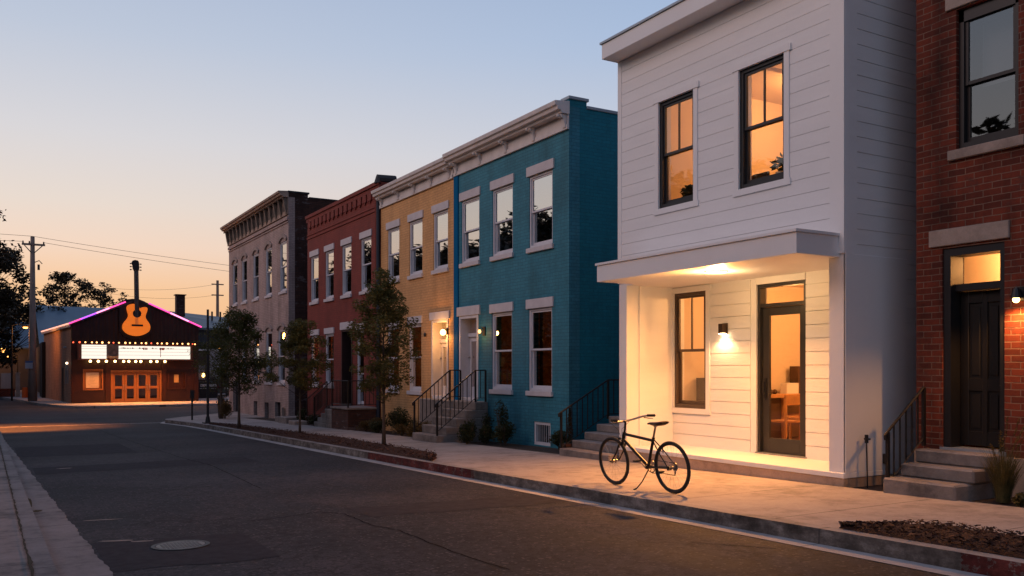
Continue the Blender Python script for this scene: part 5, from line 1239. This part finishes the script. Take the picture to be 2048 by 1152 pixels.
# ---------------------------------------------------------------- bicycle
bk=thing('bicycle',(6.63,7.62,g(7.62)+.006),'black city bicycle leaning on its kickstand near the kerb by the glowing porch','bicycle',rot=(-math.atan(.0205),R(-4.5),0))
bkp=surf('black_bike_paint',(.010,.010,.011),.42,.1,5,60,.02,.001,0,.35); rub=surf('tyre_rubber',(.02,.019,.018),.8,.2,20,90,.2,.001); alu=surf('worn_aluminium',(.35,.33,.30),.35,.15,20,90,.1,.001,.9)
leather=surf('dark_saddle_leather',(.035,.014,.010),.45,.25,30,120,.2,.001)
WB=1.095; RW=.298
def wheel(yc):
    zc=RW; n=56
    w=MB(); w.tube([(0,yc+(RW-.017)*math.cos(2*math.pi*i/n),zc+(RW-.017)*math.sin(2*math.pi*i/n)) for i in range(n)],.0205,8,closed=True); W=w.build('wheel',rub,bk,local=True,smooth=True)
    w=MB(); w.tube([(0,yc+(RW-.036)*math.cos(2*math.pi*i/n),zc+(RW-.036)*math.sin(2*math.pi*i/n)) for i in range(n)],.0085,6,closed=True); w.build('rim',surf('dark_rim_%d'%int(yc*10),(.08,.075,.07),.35,.1,20,90,.1,.001,.8),W,local=True,smooth=True)
    w=MB(); w.tube([(-.05,yc,zc),(.05,yc,zc)],.018,10); w.tube([(-.027,yc,zc),(-.023,yc,zc)],.03,12); w.tube([(.023,yc,zc),(.027,yc,zc)],.03,12); w.tube([(-.06,yc,zc),(-.05,yc,zc)],.011,8); w.tube([(.05,yc,zc),(.06,yc,zc)],.011,8); w.build('hub',alu,W,local=True)
    w=MB()
    for i in range(28):
        a=2*math.pi*i/28; off=.35*(1 if i%4<2 else -1); s_=.025*(1 if i%2 else -1)
        w.tube([(s_,yc+.028*math.cos(a+off),zc+.028*math.sin(a+off)),(0,yc+(RW-.04)*math.cos(a),zc+(RW-.04)*math.sin(a))],.0011,4)
    w.build('spokes',alu,W,local=True)
wheel(0.0); wheel(WB)
BB=(0,.425,.272); ST=(0,.295,.615); HT=(0,.835,.665); HB=(0,.872,.565); FCR=(0,.893,.525)
w=MB(); w.tube([BB,ST],.0175,10); w.tube([HT,HB],.022,10); w.tube([(0,.842,.645),(0,.30,.590)],.0175,10); w.tube([(0,.866,.582),(0,.43,.285)],.0205,10)
w.tube([(-.035,.425,.272),(.035,.425,.272)],.024,12); 
for s_ in (-1,1):
    w.tube([(s_*.018,.40,.272),(s_*.045,.20,.283),(s_*.06,0,RW)],.0085,8); w.tube([(s_*.012,.298,.60),(s_*.045,.16,.46),(s_*.06,0,RW)],.007,8); w.box(s_*.06-.003,s_*.06+.003,-.02,.02,RW-.025,RW+.02)
w.tube([(-.04,.175,.475),(.04,.175,.475)],.006,6); w.build('frame',bkp,bk,local=True,smooth=False)
w=MB(); w.tube([HB,FCR],.019,10); w.tube([(-.052,.90,.515),(.052,.90,.515)],.012,8)
for s_ in (-1,1): w.tube([(s_*.05,.897,.520),(s_*.052,.955,.42),(s_*.055,1.05,.315),(s_*.056,WB,RW)],[.012,.0105,.009,.008],8)
w.build('fork',bkp,bk,local=True)
w=MB(); w.tube([ST,(0,.272,.675),(0,.235,.770)],.0125,8); w.build('seatpost',alu,bk,local=True); w=MB(); w.tube([(0,.297,.600),(0,.290,.628)],.020,10); w.tube([(-.03,.262,.600),(.0,.275,.606)],.006,6); w.build('seat_clamp',bkp,bk,local=True)
# saddle as a lofted body
w=MB(); secs=[(.375,.012,.788,.010),(.34,.020,.796,.016),(.28,.028,.797,.022),(.22,.045,.797,.026),(.16,.072,.802,.030),(.11,.082,.808,.032),(.075,.070,.812,.026),(.062,.045,.812,.016)]
n=14; vs=[]; fs=[]
for y,hw,z,hh in secs:
    for j in range(n):
        a=2*math.pi*j/n; c,s_=math.cos(a),math.sin(a); vs.append((hw*abs(c)**.8*(1 if c>0 else -1),y,z+(hh*.55 if s_>0 else hh*1.1)*s_))
for i in range(len(secs)-1):
    for j in range(n): fs.append((i*n+j,i*n+(j+1)%n,(i+1)*n+(j+1)%n,(i+1)*n+j))
fs.append(tuple(range(n))); fs.append(tuple(range(len(vs)-1,len(vs)-n-1,-1))); w.add(vs,fs); sd=w.build('saddle',leather,bk,local=True,smooth=True)
w=MB()
for s_ in (-1,1): w.tube([(s_*.012,.34,.785),(s_*.02,.24,.765),(s_*.03,.12,.785)],.0035,6)
w.tube([(-.025,.235,.768),(.025,.235,.768)],.012,8); w.build('saddle_rails',alu,sd,local=True)
w=MB(); w.tube([HT,(0,.823,.70),(0,.806,.768),(0,.80,.790),(0,.835,.800)],.0135,8); w.build('stem',bkp,bk,local=True)
w=MB(); hb=[(-.29,.60,.848),(-.275,.70,.846),(-.24,.765,.838),(-.14,.822,.812),(-.05,.838,.800),(.05,.838,.800),(.14,.822,.812),(.24,.765,.838),(.275,.70,.846),(.29,.60,.848)]
w.tube(hb,.0125,8); H_=w.build('handlebar',alu,bk,local=True,smooth=True)
for s_ in (-1,1):
    w=MB(); w.tube([(s_*.291,.592,.848),(s_*.275,.71,.846)],.0165,10); w.build('grip',rub,H_,local=True,smooth=True)
    w=MB(); w.tube([(s_*.262,.745,.840),(s_*.262,.765,.822),(s_*.283,.69,.812),(s_*.294,.63,.812)],[.011,.007,.006,.005],6); w.build('brake_lever',alu,H_,local=True)
    w=MB(); w.tube([(s_*.26,.765,.83),(s_*.16,.90,.80),(s_*.03,.92,.70),(0,.895,.56)],.0025,5); w.build('brake_cable',rub,H_,local=True)
w=MB(); w.tube([(0,.885,.545),(0,.93,.575)],.006,6); w.sphere((0,.945,.585),.022,10,6,sq=(.8,1.3,.8)); w.build('front_reflector',bkp,bk,local=True)
for yb in (.905,.16):
    w=MB(); zb2=.515 if yb>.5 else .49
    for s_ in (-1,1): w.tube([(s_*.018,yb,zb2+.03),(s_*.03,yb+.015,zb2),(s_*.026,yb+.01,zb2-.045)],.006,6)
    w.build('brake',bkp,bk,local=True)
w=MB(); n=36
def cring(w,xc,yc,zc,r0,r1,t):
    for j in range(n):
        A=2*math.pi*j/n;B=2*math.pi*(j+1)/n; q=lambda r,a,x:(x,yc+r*math.cos(a),zc+r*math.sin(a))
        w.hexa([q(r0,A,xc),q(r1,A,xc),q(r1,B,xc),q(r0,B,xc),q(r0,A,xc+t),q(r1,A,xc+t),q(r1,B,xc+t),q(r0,B,xc+t)])
cring(w,.043,.425,.272,.062,.078,.004)
for k in range(5): a=k*1.2566; w.tube([(.045,.425,.272),(.045,.425+.065*math.cos(a),.272+.065*math.sin(a))],.006,5)
cr_=w.build('chainring',alu,bk,local=True)
w=MB(); w.tube([(.05,.425,.272),(.062,.34,.205)],.009,6); w.build('crank_arm',alu,cr_,local=True); w=MB(); w.tube([(-.05,.425,.272),(-.062,.50,.352)],.009,6); w.build('crank_arm',alu,cr_,local=True)
w=MB(); w.box(.065,.14,.305,.37,.195,.213); w.build('pedal',rub,cr_,local=True); w=MB(); w.box(-.14,-.065,.47,.535,.343,.361); w.build('pedal',rub,cr_,local=True)
w=MB(); cring(w,.040,0,RW,.02,.045,.010); w.build('sprocket',alu,bk,local=True)
w=MB(); w.tube([(.045,.43,.352),(.045,0,RW+.045)],.0045,5); w.tube([(.045,.42,.193),(.045,.20,.205),(.045,.01,RW-.10),(.045,.0,RW-.05)],.0045,5); w.build('chain',rub,bk,local=True)
w=MB(); w.tube([(.05,.0,RW-.02),(.052,.02,RW-.09)],.009,6); w.build('derailleur',bkp,bk,local=True)
w=MB(); w.tube([(-.02,.40,.245),(-.075,.47,.10),(-.115,.545,.012)],[.008,.0075,.007],7); w.tube([(-.112,.54,.02),(-.128,.575,.002)],.010,6); w.build('kickstand',bkp,bk,local=True)
# ---------------------------------------------------------------- camera, sky
cam=bpy.data.cameras.new('camera'); cam.lens=36*1740/2048; cam.sensor_width=36; cam.shift_y=162/2048; cam.clip_start=.05; cam.clip_end=3000
co=bpy.data.objects.new('camera',cam); COL.objects.link(co); co.location=(0,0,1.45); co.rotation_euler=(R(90),0,-R(30.477)); scene.camera=co
w=bpy.data.worlds.new('World'); scene.world=w; w.use_nodes=True; nt=w.node_tree; N,L=nt.nodes,nt.links; N.clear()
tc=N.new('ShaderNodeTexCoord'); s=N.new('ShaderNodeSeparateXYZ'); L.new(tc.outputs['Generated'],s.inputs[0])
el=mth(N,L,'DIVIDE',mth(N,L,'ARCSINE',s.outputs[2]),math.pi/2)
# colours of the dusk sky by elevation, toward the afterglow and away from it
A=ramp(N,L,el,[(0,(.95,.48,.21)),(.05,(.96,.58,.31)),(.081,(.92,.69,.54)),(.109,(.82,.71,.63)),(.153,(.70,.68,.70)),(.217,(.52,.58,.70)),(.33,(.32,.42,.62)),(.6,(.16,.24,.42)),(1,(.10,.17,.33))])
B=ramp(N,L,el,[(0,(.45,.38,.38)),(.1,(.50,.46,.50)),(.15,(.50,.56,.69)),(.23,(.32,.47,.72)),(.33,(.25,.36,.57)),(.6,(.14,.22,.40)),(1,(.10,.17,.33))])
C=ramp(N,L,el,[(0,(.16,.13,.15)),(.2,(.15,.16,.23)),(1,(.10,.17,.33))])
az=math.radians(-45) # afterglow azimuth, measured from +Y toward +X
hx=mth(N,L,'ADD',mth(N,L,'MULTIPLY',s.outputs[0],math.sin(az)),mth(N,L,'MULTIPLY',s.outputs[1],math.cos(az)))
hl=mth(N,L,'SQRT',mth(N,L,'ADD',mth(N,L,'MULTIPLY',s.outputs[0],s.outputs[0]),mth(N,L,'ADD',mth(N,L,'MULTIPLY',s.outputs[1],s.outputs[1]),.0001)))
f=mth(N,L,'DIVIDE',hx,hl)
mr=N.new('ShaderNodeMapRange'); mr.interpolation_type='SMOOTHSTEP'; mr.inputs['From Min'].default_value=-.5; mr.inputs['From Max'].default_value=.75; L.new(f,mr.inputs['Value'])
m2=N.new('ShaderNodeMapRange'); m2.interpolation_type='SMOOTHSTEP'; m2.inputs['From Min'].default_value=-.3; m2.inputs['From Max'].default_value=-.8; L.new(f,m2.inputs['Value'])
c=mix(N,L,m2.outputs[0],mix(N,L,mr.outputs[0],B,A),C)
bg=N.new('ShaderNodeBackground'); L.new(c,bg.inputs[0]); bg.inputs[1].default_value=1.0
o=N.new('ShaderNodeOutputWorld'); L.new(bg.outputs[0],o.inputs[0])
sun=bpy.data.lights.new('afterglow_sun','SUN'); sun.energy=.75; sun.angle=R(30); sun.color=(1,.60,.46)
so=bpy.data.objects.new('afterglow_sun',sun); COL.objects.link(so); 
# direction: light comes from azimuth -62 deg (left, across the street)
d=Vector((math.sin(R(-78)),math.cos(R(-78)),math.tan(R(29)))); so.rotation_euler=d.to_track_quat('Z','Y').to_euler()
scene.view_settings.view_transform='Standard'; scene.view_settings.look='None'; scene.view_settings.exposure=0; scene.view_settings.gamma=1
scene.render.engine='CYCLES'
cy=scene.cycles; cy.use_denoising=True; cy.denoising_prefilter='ACCURATE'; cy.max_bounces=8; cy.diffuse_bounces=3; cy.glossy_bounces=3; cy.transparent_max_bounces=12; cy.transmission_bounces=3
cy.sample_clamp_indirect=4; cy.sample_clamp_direct=0; cy.caustics_reflective=False; cy.caustics_refractive=False; cy.blur_glossy=.5
try: cy.denoiser='OPENIMAGEDENOISE'
except Exception: pass
